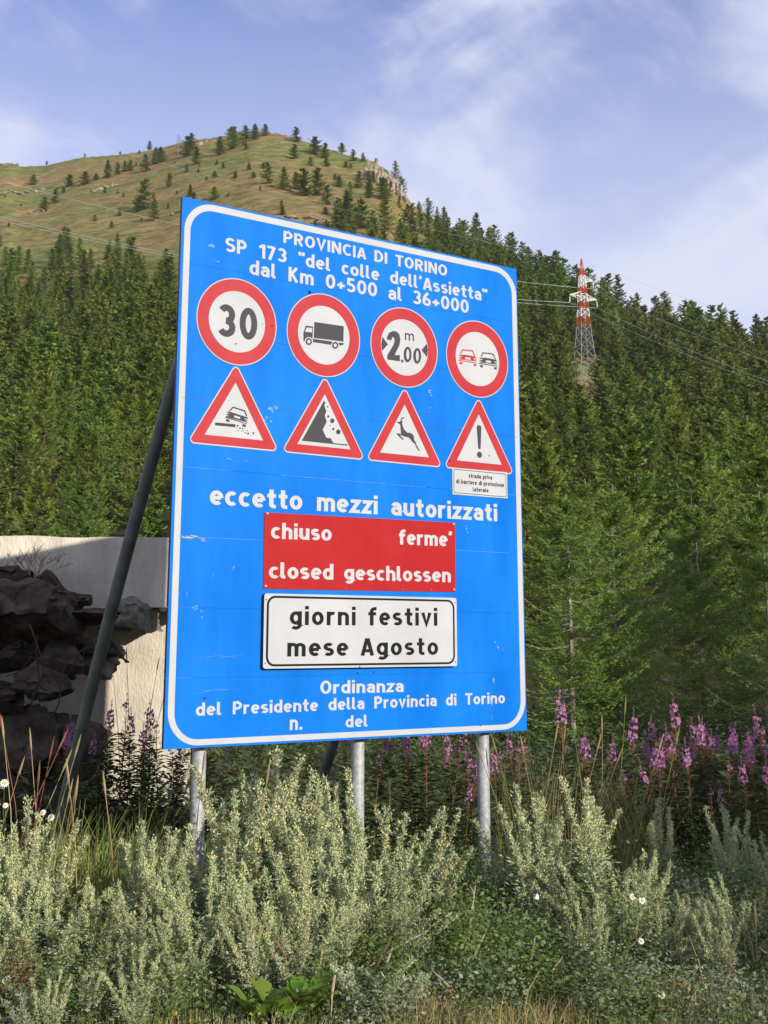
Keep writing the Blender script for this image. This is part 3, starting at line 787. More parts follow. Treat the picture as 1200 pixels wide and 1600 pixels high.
br = rough_block('broken_lintel', M['rubble_pale'], (1.42, -.80, 2.03), (.52, .42, .22), 3, w_root, 12, 8, 6, .09, 4.5)
br = rough_block('buttress', M['rubble'], (-1.75, -1.05, .45), (2.2, 1.5, 2.1), 5, w_root, 28, 18, 28, .26, 1.7)
# tipped slab with earth on top, rubble under it
t = thing('broken_slab', 'dark tipped concrete slab with earth on top, in front of the wall at the left edge', 'slab', (-4.02, 12.3, 1.97), R(6), None, (R(-16), R(7)))
rough_block('slab_concrete', M['rubble'], (0, 0, 0), (1.75, 1.5, .24), 7, t, 46, 36, 8, .20, 2.4)
rough_block('earth_cover', M['soil'], (.0, .05, .20), (1.62, 1.35, .24), 9, t, 46, 36, 8, .24, 3.2)
stones = [(-3.41, 12.2, 2.12, .38, .30, .13, 'rubble', 'flat dark stone leaning on the slab edge'),
 (-3.08, 12.35, 1.72, .34, .26, .17, 'rubble', 'angular dark block wedged under the parapet beside the brace'),
 (-3.24, 11.9, 1.40, .27, .24, .24, 'rubble', 'grey boulder directly left of the slanting brace'),
 (-3.20, 12.0, 1.60, .22, .22, .24, 'rubble', 'dark boulder behind the slanting brace'),
 (-3.00, 12.4, 1.58, .20, .20, .30, 'rubble_pale', 'pointed grey boulder hanging at the edge of the lit wall'),
 (-3.66, 12.0, 1.62, .30, .22, .16, 'rubble', 'dark stone under the right corner of the slab'),
 (-3.31, 12.0, 1.95, .16, .14, .07, 'rubble_pale', 'small pale brick sized chunk on top of the rubble'),
 (-2.98, 12.1, 2.02, .34, .25, .10, 'rubble', 'thin dark flagstone under the parapet'),
 (-3.86, 11.9, 1.28, .38, .3, .26, 'rubble', 'dark boulder beside the hollow under the slab'),
 (-4.26, 12.1, .95, .5, .36, .42, 'rubble', 'big dark boulder low down below the hollow at the left edge'),
 (-3.61, 12.1, .85, .48, .36, .5, 'rubble', 'big dark boulder low down behind the fireweed'),
 (-3.21, 12.35, .75, .36, .3, .55, 'rubble', 'tall dark boulder beside the lit part of the wall'),
 (-3.96, 12.0, .35, .6, .4, .45, 'rubble', 'half buried boulder at the bottom of the rubble'),
 (-3.26, 12.2, .2, .5, .36, .4, 'rubble', 'half buried boulder at the foot of the wall')]
for k, (x, y, z, a, b_, c_, mk, lab) in enumerate(stones):
    o = obj('boulder', rock_mesh('boulder', M[mk], 60 + k * 1.3, a * 1.2, b_ * 1.0, c_ * .82, 5, .42, 1.8), None, (x, y, z))
    o.rotation_euler = (rnd.uniform(-.25, .25), rnd.uniform(-.25, .25), rnd.uniform(-.4, .4)); tag(o, lab, 'rock')
mb = MB()
for k in range(9):
    a = Vector((rnd.uniform(-3.35, -2.75), rnd.uniform(11.3, 11.7), rnd.uniform(.5, 2.0))); d = Vector((rnd.uniform(-.5, .5), rnd.uniform(-.25, .1), rnd.uniform(-.6, .1)))
    mb.tube([a, a + d * .35 + Vector((0, 0, .08)), a + d * .7 + Vector((.05, 0, .02)), a + d], [.009, .008, .006, .003], 4)
tag(mb.build('dry_roots', M['twig_dark']), 'thin dark dead roots dangling over the rubble at the left', 'roots', kind='stuff')
for q, (p0, p1) in enumerate([((-2.95, 12.5, 1.92), (-2.58, 12.1, 1.58)), ((-2.93, 12.5, 1.72), (-2.58, 12.2, 1.58))]):
    mb = MB(); mb.tube([p0, Vector(p0).lerp(Vector(p1), .5) + Vector((0, 0, .02)), p1], .011, 5)
    tag(mb.build('reinforcing_bar', M['twig_dark']), ['longer rusty bar sticking out of the broken concrete beside the sign', 'shorter rusty bar just under the longer one beside the sign'][q], 'metal bar')
# dry weed on top of the rubble in front of the lit parapet
mb = MB()
for k in range(16):
    b0 = Vector((-3.62 + rnd.uniform(-.08, .08), 12.3, 2.25)); dx = rnd.uniform(-.36, .46); hh = rnd.uniform(.25, .48)
    tip = b0 + Vector((dx, rnd.uniform(-.1, .1), hh)); md_ = b0.lerp(tip, .5) + Vector((-dx * .15, 0, .06))
    mb.tube([b0, md_, tip], [.006, .005, .003], 4)
    for q in range(5):
        s_ = md_.lerp(tip, rnd.uniform(.2, 1)); mb.tube([s_, s_ + Vector((rnd.uniform(-.06, .08), 0, rnd.uniform(.02, .09)))], [.005, .002], 3)
tag(mb.build('dry_weed', M['twig']), 'dry branching weed on the rubble against the sunlit parapet', 'plant')

# ------------------------------------------------------------------ road sign
X0, Y0, ZT = -1.40483, 7.74489, EYE + 2.92530
YAW = .5989; SW, SH = 2.8873, 3.5529
sign = thing('road_sign', 'large blue provincial road sign on three steel posts with round and triangular warning signs', 'road sign', (X0, Y0, 0), YAW)
def P3(u, v, d=0.0): return (u, -d, ZT - v)
def flat_bm(polys, depth, step=0.0):
    """polys: list of (material index, layer, [(u,v)...])"""
    bm = bmesh.new()
    for k, (mi, lay, pts_) in enumerate(polys):
        vs = [bm.verts.new(P3(u, v, depth + lay * .0006 + k * step)) for u, v in pts_]
        f = bm.faces.new(vs); f.material_index = mi
        f.normal_update()
        if f.normal.y > 0: f.normal_flip()
    bmesh.ops.triangulate(bm, faces=bm.faces[:], ngon_method='EAR_CLIP')
    return bm
def flat(name, polys, mats, depth, parent=sign, step=0.0):
    bm = flat_bm(polys, depth, step); me_ = bpy.data.meshes.new(name); bm.to_mesh(me_); bm.free()
    for m_ in mats: me_.materials.append(m_)
    return obj(name, me_, parent)
def plate(name, pts_, m_, d0, d1, parent=sign, edge=None):
    """a flat outline with real thickness, between depths d0 and d1 in front of the panel face"""
    n = len(pts_)
    vs = [P3(u, v, d0) for u, v in pts_] + [P3(u, v, d1) for u, v in pts_]
    bm = bmesh.new(); bv = [bm.verts.new(v) for v in vs]
    ff = bm.faces.new(bv[n:]); bf = bm.faces.new(bv[:n][::-1]); 
    sides = [bm.faces.new([bv[k], bv[(k + 1) % n], bv[n + (k + 1) % n], bv[n + k]]) for k in range(n)]
    if edge: 
        for s_ in sides: s_.material_index = 1
        bf.material_index = 1
    bmesh.ops.recalc_face_normals(bm, faces=bm.faces[:])
    bmesh.ops.triangulate(bm, faces=[ff, bf])
    me_ = bpy.data.meshes.new(name); bm.to_mesh(me_); bm.free(); me_.materials.append(m_)
    if edge: me_.materials.append(edge)
    return obj(name, me_, parent)
def rrect(u0, v0, u1, v1, r, n=10):
    o = []
    for (cx_, cy_, a0) in ((u1 - r, v0 + r, -90), (u1 - r, v1 - r, 0), (u0 + r, v1 - r, 90), (u0 + r, v0 + r, 180)):
        for k in range(n + 1):
            a = R(a0 + 90 * k / n); o.append((cx_ + r * math.cos(a), cy_ + r * math.sin(a)))
    return o
def ring_obj(name, outer, inner, m_, depth, parent=sign):
    n = len(outer); vs = [P3(u, v, depth) for u, v in outer] + [P3(u, v, depth) for u, v in inner]
    fs = [[k, n + k, n + (k + 1) % n, (k + 1) % n] for k in range(n)]
    me_ = mesh_from(name, vs, fs, m_)
    if me_.polygons[0].normal.y > 0: me_.flip_normals()
    return obj(name, me_, parent)
# horizontal aluminium boards with fine joints
seams = [0, .452, .905, 1.362, 1.812, 2.255, 2.700, 3.13, SH]
for k in range(8):
    v0, v1 = seams[k] + (.0006 if k else 0), seams[k + 1] - (.0006 if k < 7 else 0)
    dd = [.0, .0004, .0, .0007, -.0004, .0004, 0, .0003][k]
    o = plate('panel_board', [(0, v0), (SW, v0), (SW, v1), (0, v1)], M['sign_blue'], -.028, dd, sign, M['sign_edge'])
ring_obj('border_line', rrect(.020, .014, SW - .008, SH - .014, .21), rrect(.064, .060, SW - .054, SH - .050, .165), M['sign_white'], .0016)

# --- lettering drawn with strokes, in the manner of the road alphabet
def arc(cx_, cy_, rx, ry, a0, a1, n=None):
    n = n or max(4, int(abs(a1 - a0) / 15))
    return [(cx_ + rx * math.cos(R(a0 + (a1 - a0) * k / n)), cy_ + ry * math.sin(R(a0 + (a1 - a0) * k / n))) for k in range(n + 1)]
def loop(cx_, cy_, rx, ry): return ('C', arc(cx_, cy_, rx, ry, 0, 360, 24)[:-1])
H_ = .09
G = {
'o': (.54, [loop(.27, .36, .18, .27)]),
'a': (.50, [arc(.245, .455, .165, .175, 160, 0) + [(.41, 0)], [(.41, .405), (.23, .405)] + arc(.23, .245, .14, .155, 90, 270) + [(.30, .095), (.41, .16)]]),
'b': (.54, [[(.09, 0), (.09, 1)], loop(.27, .36, .18, .27)]),
'c': (.47, [arc(.27, .36, .18, .27, 48, 312)]),
'd': (.54, [[(.45, 0), (.45, 1)], loop(.27, .36, .18, .27)]),
'e': (.52, [[(.10, .36), (.44, .36)] , arc(.27, .36, .18, .27, 0, 312)]),
'f': (.40, [[(.17, 0), (.17, .75)] + arc(.32, .76, .15, .15, 180, 90) + [(.40, .91)], [(.01, .63), (.38, .63)]]),
'g': (.54, [loop(.27, .37, .18, .26), [(.45, .72), (.45, .02)] + arc(.27, .02, .18, .17, 0, -140)]),
'h': (.52, [[(.09, 0), (.09, 1)], arc(.26, .45, .17, .18, 165, 0) + [(.43, 0)]]),
'i': (.18, [[(.09, 0), (.09, .72)], [(.09, .82), (.09, 1.0)]]),
'l': (.27, [[(.09, 1), (.09, .18)] + arc(.18, .18, .09, .09, 180, 270) + [(.25, .09)]]),
'm': (.80, [[(.09, 0), (.09, .72)], arc(.245, .47, .155, .16, 165, 0) + [(.40, 0)], arc(.555, .47, .155, .16, 165, 0) + [(.71, 0)]]),
'n': (.52, [[(.09, 0), (.09, .72)], arc(.26, .45, .17, .18, 165, 0) + [(.43, 0)]]),
'p': (.54, [[(.09, -.26), (.09, .72)], loop(.27, .36, .18, .27)]),
'r': (.38, [[(.09, 0), (.09, .72)], arc(.27, .43, .18, .20, 165, 62)]),
's': (.46, [arc(.235, .50, .145, .13, 35, 270), arc(.235, .225, .15, .135, 100, -145)]),
't': (.40, [[(.19, .95), (.19, .22)] + arc(.30, .20, .11, .11, 180, 270) + [(.38, .09)], [(.01, .63), (.38, .63)]]),
'u': (.52, [[(.09, .72), (.09, .27)] + arc(.26, .27, .17, .18, 180, 345), [(.43, .72), (.43, 0)]]),
'v': (.50, [[(.07, .72), (.25, .07), (.43, .72)]]),
'z': (.46, [[(.02, .63), (.39, .63), (.07, .09), (.44, .09)]]),
'A': (.60, [[(.07, 0), (.285, .95)], [(.53, 0), (.315, .95)], [(.15, .27), (.45, .27)]]),
'C': (.58, [arc(.33, .5, .24, .41, 48, 312)]),
'D': (.60, [[(.09, 0), (.09, 1)], [(.09, .91), (.22, .91)] + arc(.22, .5, .29, .41, 90, -90) + [(.09, .09)]]),
'I': (.18, [[(.09, 0), (.09, 1)]]),
'K': (.58, [[(.09, 0), (.09, 1)], [(.48, 1), (.10, .42)], [(.22, .52), (.50, 0)]]),
'N': (.62, [[(.09, 0), (.09, 1)], [(.11, .97), (.51, .03)], [(.53, 0), (.53, 1)]]),
'O': (.64, [loop(.32, .5, .23, .41)]),
'P': (.56, [[(.09, 0), (.09, 1)], [(.09, .91), (.27, .91)] + arc(.27, .68, .20, .23, 90, -90) + [(.09, .45)]]),
'R': (.58, [[(.09, 0), (.09, 1)], [(.09, .91), (.27, .91)] + arc(.27, .69, .20, .22, 90, -90) + [(.09, .47)], [(.28, .47), (.49, 0)]]),
'S': (.56, [arc(.28, .71, .19, .20, 30, 270), arc(.28, .30, .20, .21, 100, -150)]),
'T': (.54, [[(0, .91), (.54, .91)], [(.27, 0), (.27, .91)]]),
'V': (.60, [[(.07, 1), (.30, .08), (.53, 1)]]),
'0': (.58, [loop(.29, .5, .20, .41)]),
'1': (.36, [[(.02, .74), (.24, .95)], [(.27, 0), (.27, 1)]]),
'2': (.56, [arc(.28, .68, .19, .23, 165, -25) + [(.10, .12)], [(.06, .09), (.50, .09)]]),
'3': (.56, [arc(.27, .70, .18, .21, 150, -90), arc(.27, .295, .20, .205, 95, -150)]),
'5': (.56, [[(.47, .91), (.13, .91), (.11, .50)], arc(.27, .32, .20, .23, 130, -150)]),
'6': (.56, [loop(.285, .30, .195, .21), [(.09, .30), (.11, .52), (.20, .74), (.38, .96)]]),
'7': (.52, [[(.02, .91), (.42, .91)], [(.43, .96), (.17, 0)]]),
'+': (.50, [[(.02, .36), (.48, .36)], [(.25, .13), (.25, .59)]]),
'.': (.20, [[(.10, 0), (.10, .19)]]),
'"': (.34, [[(.07, 1), (.08, .74)], [(.28, 1), (.27, .74)]]),
"'": (.20, [[(.11, 1.02), (.11, .88), (.05, .76)]]),
}
def ribbon(pts_, w, closed):
    n = len(pts_); L_, R__ = [], []
    for k in range(n):
        p = Vector(pts_[k])
        a = Vector(pts_[(k - 1) % n]) if (closed or k > 0) else None
        b_ = Vector(pts_[(k + 1) % n]) if (closed or k < n - 1) else None
        d1 = (p - a).normalized() if a is not None else (b_ - p).normalized()
        d2 = (b_ - p).normalized() if b_ is not None else d1
        n1 = Vector((-d1.y, d1.x)); n2 = Vector((-d2.y, d2.x)); mtr = (n1 + n2)
        if mtr.length < .35: mtr = n1
        mtr.normalize(); s_ = min(2.2, 1 / max(.3, mtr.dot(n1)))
        L_.append(p + mtr * w * s_); R__.append(p - mtr * w * s_)
    return L_, R__
def text_mesh(name, s, u0, v0, u1, v1, cap, m_, depth=.0022, parent=sign, weight=.172, space=.42, gap=.085, label=None):
    """one line of writing whose baseline runs from (u0,v0) to (u1,v1)"""
    adv = 0; place = []
    for ch in s:
        if ch == ' ': adv += space; continue
        if ch == '|': adv += .25; continue
        place.append((ch, adv)); adv += G[ch][0] + gap
    total = adv - gap
    sx = (u1 - u0) / total; V_, F_ = [], []; q = 0
    for ch, x in place:
        for st in G[ch][1]:
            closed = isinstance(st, tuple); pl = st[1] if closed else st
            L_, R__ = ribbon(pl, weight / 2, closed); b_ = len(V_); n = len(pl)
            for a, c in zip(L_, R__):
                for p in (a, c):
                    u = u0 + (x + p.x) * sx; v = v0 + (v1 - v0) * (u - u0) / (u1 - u0) - p.y * cap
                    V_.append(P3(u, v, depth + q * .00018))
            for k in range(n if closed else n - 1):
                k2 = (k + 1) % n; F_.append([b_ + 2 * k, b_ + 2 * k + 1, b_ + 2 * k2 + 1, b_ + 2 * k2])
            q = (q + 1) % 3
    me_ = mesh_from(name, V_, F_, m_)
    bm = bmesh.new(); bm.from_mesh(me_)
    for f in bm.faces:
        f.normal_update()
        if f.normal.y > 0: f.normal_flip()
    bm.to_mesh(me_); bm.free()
    o = obj(name, me_, parent)
    if label: o['label'] = label
    return o
W_ = M['sign_white']
text_mesh('lettering', 'PROVINCIA DI TORINO', .768, .178, 2.196, .180, .088, W_, space=.46, label='PROVINCIA DI TORINO')
text_mesh('lettering', 'SP 173 "del colle dell\'Assietta"', .322, .3225, 2.582, .319, .100, W_, space=.62, label='SP 173 "del colle dell\'Assietta"')
text_mesh('lettering', 'dal Km 0+500 al 36+000', .508, .4525, 2.400, .442, .106, W_, space=.62, label='dal Km 0+500 al 36+000')
text_mesh('lettering', 'eccetto mezzi autorizzati', .261, 2.043, 2.642, 2.0235, .131, W_, space=.56, weight=.185, label='eccetto mezzi autorizzati')
text_mesh('lettering', 'Ordinanza', 1.106, 3.250, 1.780, 3.252, .086, W_, label='Ordinanza')
text_mesh('lettering', 'del Presidente della Provincia di Torino', .207, 3.362, 2.683, 3.352, .080, W_, space=.60, label='del Presidente della Provincia di Torino')
text_mesh('lettering', 'n.', .878, 3.473, .973, 3.473, .092, W_, label='n.')
text_mesh('lettering', 'del', 1.305, 3.473, 1.482, 3.473, .078, W_, label='del')
SMATS = [M['sign_grey'], M['sign_white'], M['sign_red']]
SI = {'g': 0, 'w': 1, 'r': 2}
def circle_pts(cu, cv, r, n=56): return [(cu + r * math.cos(2 * math.pi * k / n), cv + r * math.sin(2 * math.pi * k / n)) for k in range(n)]
SYM={
'truck':[('g',0,[(0.9578,0.7496),(1.0172,0.7475),(1.0119,0.8406),(1.0236,0.8589),(1.015,0.8617),(1.0107,0.8546),(0.9938,0.8325),(0.9646,0.8358),(0.9489,0.8619),(0.9411,0.863),(0.9399,0.802)]),('w',1,[(0.9642,0.7622),(1.0091,0.7595),(1.0096,0.7918),(0.9518,0.7941)]),('g',0,[(1.027,0.7121),(1.2697,0.7083),(1.2675,0.8213),(1.0231,0.8283)]),('g',0,[(1.0152,0.8356),(1.177,0.8341),(1.165,0.8591),(1.0219,0.8592)]),('g',0,[(1.2177,0.8337),(1.2712,0.8317),(1.2677,0.8447),(1.2376,0.8551)]),('w',1,[(1.017,0.8553),(1.0155,0.8654),(1.0108,0.8751),(1.0035,0.8832),(0.9942,0.8891),(0.9838,0.8921),(0.9734,0.892),(0.9639,0.8887),(0.9564,0.8827),(0.9515,0.8745),(0.9497,0.8648),(0.9511,0.8547),(0.9557,0.8451),(0.963,0.8369),(0.9723,0.831),(0.9826,0.828),(0.9931,0.828),(1.0026,0.8312),(1.0102,0.8373),(1.0151,0.8456)]),('g',2,[(1.009,0.857),(1.0079,0.865),(1.0044,0.8726),(0.9988,0.879),(0.9916,0.8836),(0.9837,0.886),(0.9757,0.8859),(0.9685,0.8833),(0.9627,0.8785),(0.9589,0.8719),(0.9575,0.8643),(0.9586,0.8563),(0.9622,0.8487),(0.9677,0.8423),(0.9748,0.8377),(0.9828,0.8353),(0.9908,0.8354),(0.998,0.838),(1.0038,0.8428),(1.0076,0.8493)]),('w',3,[(0.9963,0.8588),(0.9954,0.8641),(0.9926,0.8689),(0.9885,0.8724),(0.9835,0.8741),(0.9785,0.8738),(0.9742,0.8715),(0.9713,0.8675),(0.9702,0.8625),(0.9711,0.8572),(0.9738,0.8525),(0.978,0.849),(0.983,0.8472),(0.988,0.8475),(0.9923,0.8498),(0.9952,0.8538)]),('w',1,[(1.2311,0.8529),(1.2296,0.8627),(1.2251,0.872),(1.218,0.8799),(1.209,0.8855),(1.199,0.8884),(1.1889,0.8883),(1.1798,0.8852),(1.1726,0.8793),(1.1678,0.8713),(1.1661,0.862),(1.1676,0.8522),(1.1721,0.843),(1.1791,0.8351),(1.1881,0.8294),(1.1981,0.8265),(1.2082,0.8266),(1.2174,0.8297),(1.2247,0.8356),(1.2294,0.8436)]),('g',2,[(1.2244,0.8545),(1.2232,0.8625),(1.2196,0.8701),(1.214,0.8765),(1.2068,0.8811),(1.1989,0.8835),(1.1909,0.8834),(1.1837,0.8807),(1.1779,0.8759),(1.1742,0.8694),(1.1728,0.8617),(1.174,0.8537),(1.1775,0.8461),(1.1831,0.8397),(1.1903,0.8351),(1.1982,0.8327),(1.2062,0.8328),(1.2135,0.8354),(1.2193,0.8402),(1.223,0.8468)]),('w',3,[(1.2113,0.8563),(1.2104,0.8614),(1.2077,0.8661),(1.2036,0.8694),(1.1987,0.8711),(1.1939,0.8708),(1.1897,0.8686),(1.1869,0.8647),(1.1859,0.8599),(1.1868,0.8548),(1.1895,0.8502),(1.1935,0.8468),(1.1984,0.8451),(1.2033,0.8454),(1.2074,0.8476),(1.2103,0.8515)])],
'cars':[('r',0,[(2.3079,0.7763),(2.3287,0.7328),(2.4314,0.7281),(2.4564,0.7696),(2.4465,0.7696),(2.4238,0.7381),(2.336,0.7411),(2.3185,0.7725)]),('r',1,[(2.2989,0.7818),(2.3527,0.7722),(2.4514,0.7723),(2.4645,0.7812),(2.4669,0.7859),(2.4387,0.7897),(2.4386,0.7964),(2.4668,0.7953),(2.4667,0.7994),(2.4365,0.8017),(2.4666,0.8051),(2.4665,0.8098),(2.2993,0.8166),(2.2993,0.8116),(2.3258,0.8057),(2.2986,0.8021),(2.2995,0.7966),(2.3272,0.7946),(2.3261,0.7864),(2.2988,0.7874)]),('w',2,[(2.3574,0.7922),(2.4066,0.7896),(2.4056,0.8058),(2.3564,0.8077)]),('r',0,[(2.2919,0.8215),(2.468,0.8196),(2.4688,0.8262),(2.2918,0.8282)]),('r',0,[(2.3031,0.8346),(2.3308,0.8343),(2.3281,0.8526),(2.3049,0.853)]),('r',0,[(2.4373,0.833),(2.4629,0.8323),(2.461,0.8503),(2.4379,0.8503)]),('g',0,[(2.5061,0.774),(2.5277,0.7303),(2.6328,0.7265),(2.6582,0.7687),(2.648,0.7686),(2.625,0.7366),(2.535,0.7388),(2.517,0.7703)]),('g',1,[(2.4969,0.7795),(2.5521,0.7704),(2.653,0.7714),(2.6664,0.7806),(2.6689,0.7854),(2.64,0.7889),(2.6399,0.7957),(2.6687,0.7949),(2.6686,0.799),(2.6377,0.8011),(2.6685,0.8048),(2.6684,0.8095),(2.4971,0.8148),(2.4972,0.8097),(2.5244,0.8041),(2.4965,0.8001),(2.4975,0.7946),(2.5258,0.7928),(2.5247,0.7845),(2.4968,0.7853)]),('w',2,[(2.5567,0.7907),(2.6071,0.7885),(2.606,0.8049),(2.5556,0.8063)]),('g',0,[(2.4896,0.8197),(2.6699,0.8195),(2.6706,0.8262),(2.4895,0.8264)]),('g',0,[(2.501,0.8331),(2.5293,0.833),(2.5265,0.8515),(2.5028,0.8516)]),('g',0,[(2.6383,0.8327),(2.6646,0.8323),(2.6625,0.8505),(2.6388,0.8502)])],
'skid':[('g',0,[(0.3825,1.4136),(0.4091,1.3831),(0.5015,1.3998),(0.5179,1.4377),(0.5074,1.4388),(0.4938,1.4084),(0.4142,1.3929),(0.3907,1.4161)]),('g',1,[(0.3711,1.4217),(0.382,1.4194),(0.5219,1.4454),(0.519,1.4549),(0.4967,1.4532),(0.4952,1.4583),(0.5208,1.4628),(0.5194,1.4673),(0.4939,1.4662),(0.5212,1.4758),(0.5197,1.4803),(0.3645,1.4576),(0.3618,1.4508),(0.3846,1.4506),(0.3639,1.4405),(0.3675,1.4353),(0.392,1.4367),(0.3692,1.4282)]),('w',2,[(0.4204,1.4417),(0.4654,1.449),(0.4627,1.4625),(0.4192,1.4547)]),('g',0,[(0.3566,1.4565),(0.5183,1.4876),(0.5175,1.4926),(0.3559,1.4634)]),('g',0,[(0.3624,1.4713),(0.3894,1.4751),(0.3858,1.4906),(0.3608,1.488)]),('g',0,[(0.4835,1.4926),(0.51,1.4963),(0.5063,1.5128),(0.4818,1.5095)]),('g',0,[(0.2828,1.5023),(0.4316,1.5002),(0.4316,1.5203),(0.2835,1.5221)]),('g',0,[(0.4546,1.5076),(0.4525,1.5127),(0.4472,1.5153),(0.4418,1.5138),(0.4395,1.5092),(0.4415,1.5041),(0.4468,1.5015),(0.4522,1.503)]),('g',0,[(0.4708,1.5226),(0.4691,1.5269),(0.4647,1.529),(0.4602,1.5278),(0.4582,1.5239),(0.4599,1.5197),(0.4643,1.5176),(0.4688,1.5188)]),('g',0,[(0.4902,1.5236),(0.4887,1.5272),(0.4849,1.529),(0.4811,1.5279),(0.4794,1.5247),(0.4809,1.5211),(0.4846,1.5193),(0.4885,1.5203)]),('g',0,[(0.4571,1.5407),(0.4559,1.5438),(0.4526,1.5454),(0.4492,1.5445),(0.4477,1.5416),(0.449,1.5384),(0.4523,1.5368),(0.4557,1.5378)]),('g',0,[(0.4438,1.5254),(0.4428,1.5277),(0.4404,1.5288),(0.4379,1.5282),(0.4368,1.5261),(0.4378,1.5237),(0.4402,1.5226),(0.4427,1.5232)]),('g',0,[(0.479,1.5419),(0.478,1.5443),(0.4756,1.5454),(0.4731,1.5447),(0.472,1.5426),(0.473,1.5403),(0.4754,1.5391),(0.4779,1.5398)]),('g',0,[(0.4954,1.5389),(0.4942,1.5416),(0.4914,1.543),(0.4884,1.5422),(0.4871,1.5397),(0.4883,1.5369),(0.4911,1.5356),(0.4941,1.5364)]),('g',0,[(0.5083,1.5241),(0.5074,1.5262),(0.5052,1.5273),(0.5029,1.5266),(0.5019,1.5247),(0.5028,1.5226),(0.505,1.5215),(0.5073,1.5221)]),('g',0,[(0.5251,1.5351),(0.5241,1.5376),(0.5214,1.5389),(0.5187,1.5382),(0.5175,1.5358),(0.5186,1.5333),(0.5212,1.532),(0.5239,1.5327)]),('g',0,[(0.5112,1.5497),(0.5098,1.5533),(0.506,1.5551),(0.5021,1.554),(0.5005,1.5507),(0.5019,1.5471),(0.5057,1.5453),(0.5096,1.5464)]),('g',0,[(0.5342,1.5532),(0.5321,1.5583),(0.5268,1.5608),(0.5214,1.5593),(0.519,1.5547),(0.5211,1.5496),(0.5264,1.547),(0.5319,1.5485)]),('g',0,[(0.5747,1.5469),(0.5725,1.552),(0.5672,1.5546),(0.5617,1.5531),(0.5593,1.5484),(0.5614,1.5433),(0.5668,1.5408),(0.5723,1.5423)]),('g',0,[(0.5515,1.5411),(0.5507,1.543),(0.5487,1.544),(0.5466,1.5434),(0.5457,1.5417),(0.5465,1.5398),(0.5485,1.5388),(0.5506,1.5394)]),('g',0,[(0.5568,1.5608),(0.556,1.5627),(0.554,1.5636),(0.552,1.5631),(0.5511,1.5613),(0.5519,1.5594),(0.5539,1.5585),(0.5559,1.559)])],
'rockfall':[('g',0,[(1.113,1.264),(1.1238,1.2822),(1.1147,1.3003),(1.1317,1.3385),(1.1197,1.3721),(1.1359,1.4128),(1.1034,1.4718),(1.1337,1.5252),(1.1703,1.5261),(1.1903,1.558),(1.3085,1.5572),(1.3078,1.5658),(0.9377,1.5639)]),('g',0,[(1.1464,1.3043),(1.1451,1.3081),(1.1417,1.3104),(1.1377,1.3102),(1.1351,1.3075),(1.135,1.3036),(1.1376,1.3003),(1.1415,1.2992),(1.145,1.3007)]),('g',0,[(1.1576,1.3732),(1.1554,1.3795),(1.1497,1.3834),(1.1431,1.3829),(1.1387,1.3784),(1.1386,1.3719),(1.1428,1.3665),(1.1494,1.3647),(1.1552,1.3673)]),('g',0,[(1.1991,1.3994),(1.195,1.4111),(1.1844,1.4182),(1.1723,1.4174),(1.1643,1.409),(1.1641,1.3971),(1.1719,1.3871),(1.184,1.3838),(1.1947,1.3886)]),('g',0,[(1.1675,1.436),(1.1663,1.4393),(1.1633,1.4413),(1.1599,1.441),(1.1577,1.4387),(1.1576,1.4353),(1.1598,1.4325),(1.1632,1.4316),(1.1662,1.4329)]),('g',0,[(1.1999,1.4578),(1.1977,1.4642),(1.1919,1.468),(1.1853,1.4675),(1.181,1.463),(1.1809,1.4565),(1.1851,1.4511),(1.1917,1.4493),(1.1975,1.452)]),('g',0,[(1.2497,1.4733),(1.2454,1.4855),(1.2343,1.4928),(1.2216,1.4919),(1.2131,1.4831),(1.213,1.4707),(1.2211,1.4603),(1.2338,1.4569),(1.2451,1.462)])],
'deer':[('g',0,[(1.7274,1.3553),(1.7555,1.3501),(1.7625,1.3364),(1.7715,1.3437),(1.7794,1.3457),(1.7715,1.352),(1.7766,1.3762),(1.7879,1.4009),(1.8105,1.4199),(1.8218,1.4246),(1.8445,1.4231),(1.8644,1.4323),(1.8764,1.4441),(1.8786,1.4675),(1.8837,1.48),(1.8943,1.4872),(1.8971,1.5035),(1.9127,1.5256),(1.9298,1.5481),(1.9198,1.549),(1.897,1.5247),(1.8857,1.501),(1.8601,1.4869),(1.8431,1.4673),(1.8246,1.4573),(1.7992,1.4574),(1.7823,1.452),(1.7485,1.4482),(1.7865,1.475),(1.7851,1.4822),(1.7626,1.4726),(1.7211,1.4403),(1.7261,1.4375),(1.7631,1.439),(1.7597,1.4108),(1.7563,1.3712),(1.733,1.3606)]),('g',1,[(1.7591,1.3391),(1.7667,1.3211),(1.7879,1.3132),(1.7922,1.3199),(1.7738,1.327),(1.7653,1.3396)])],
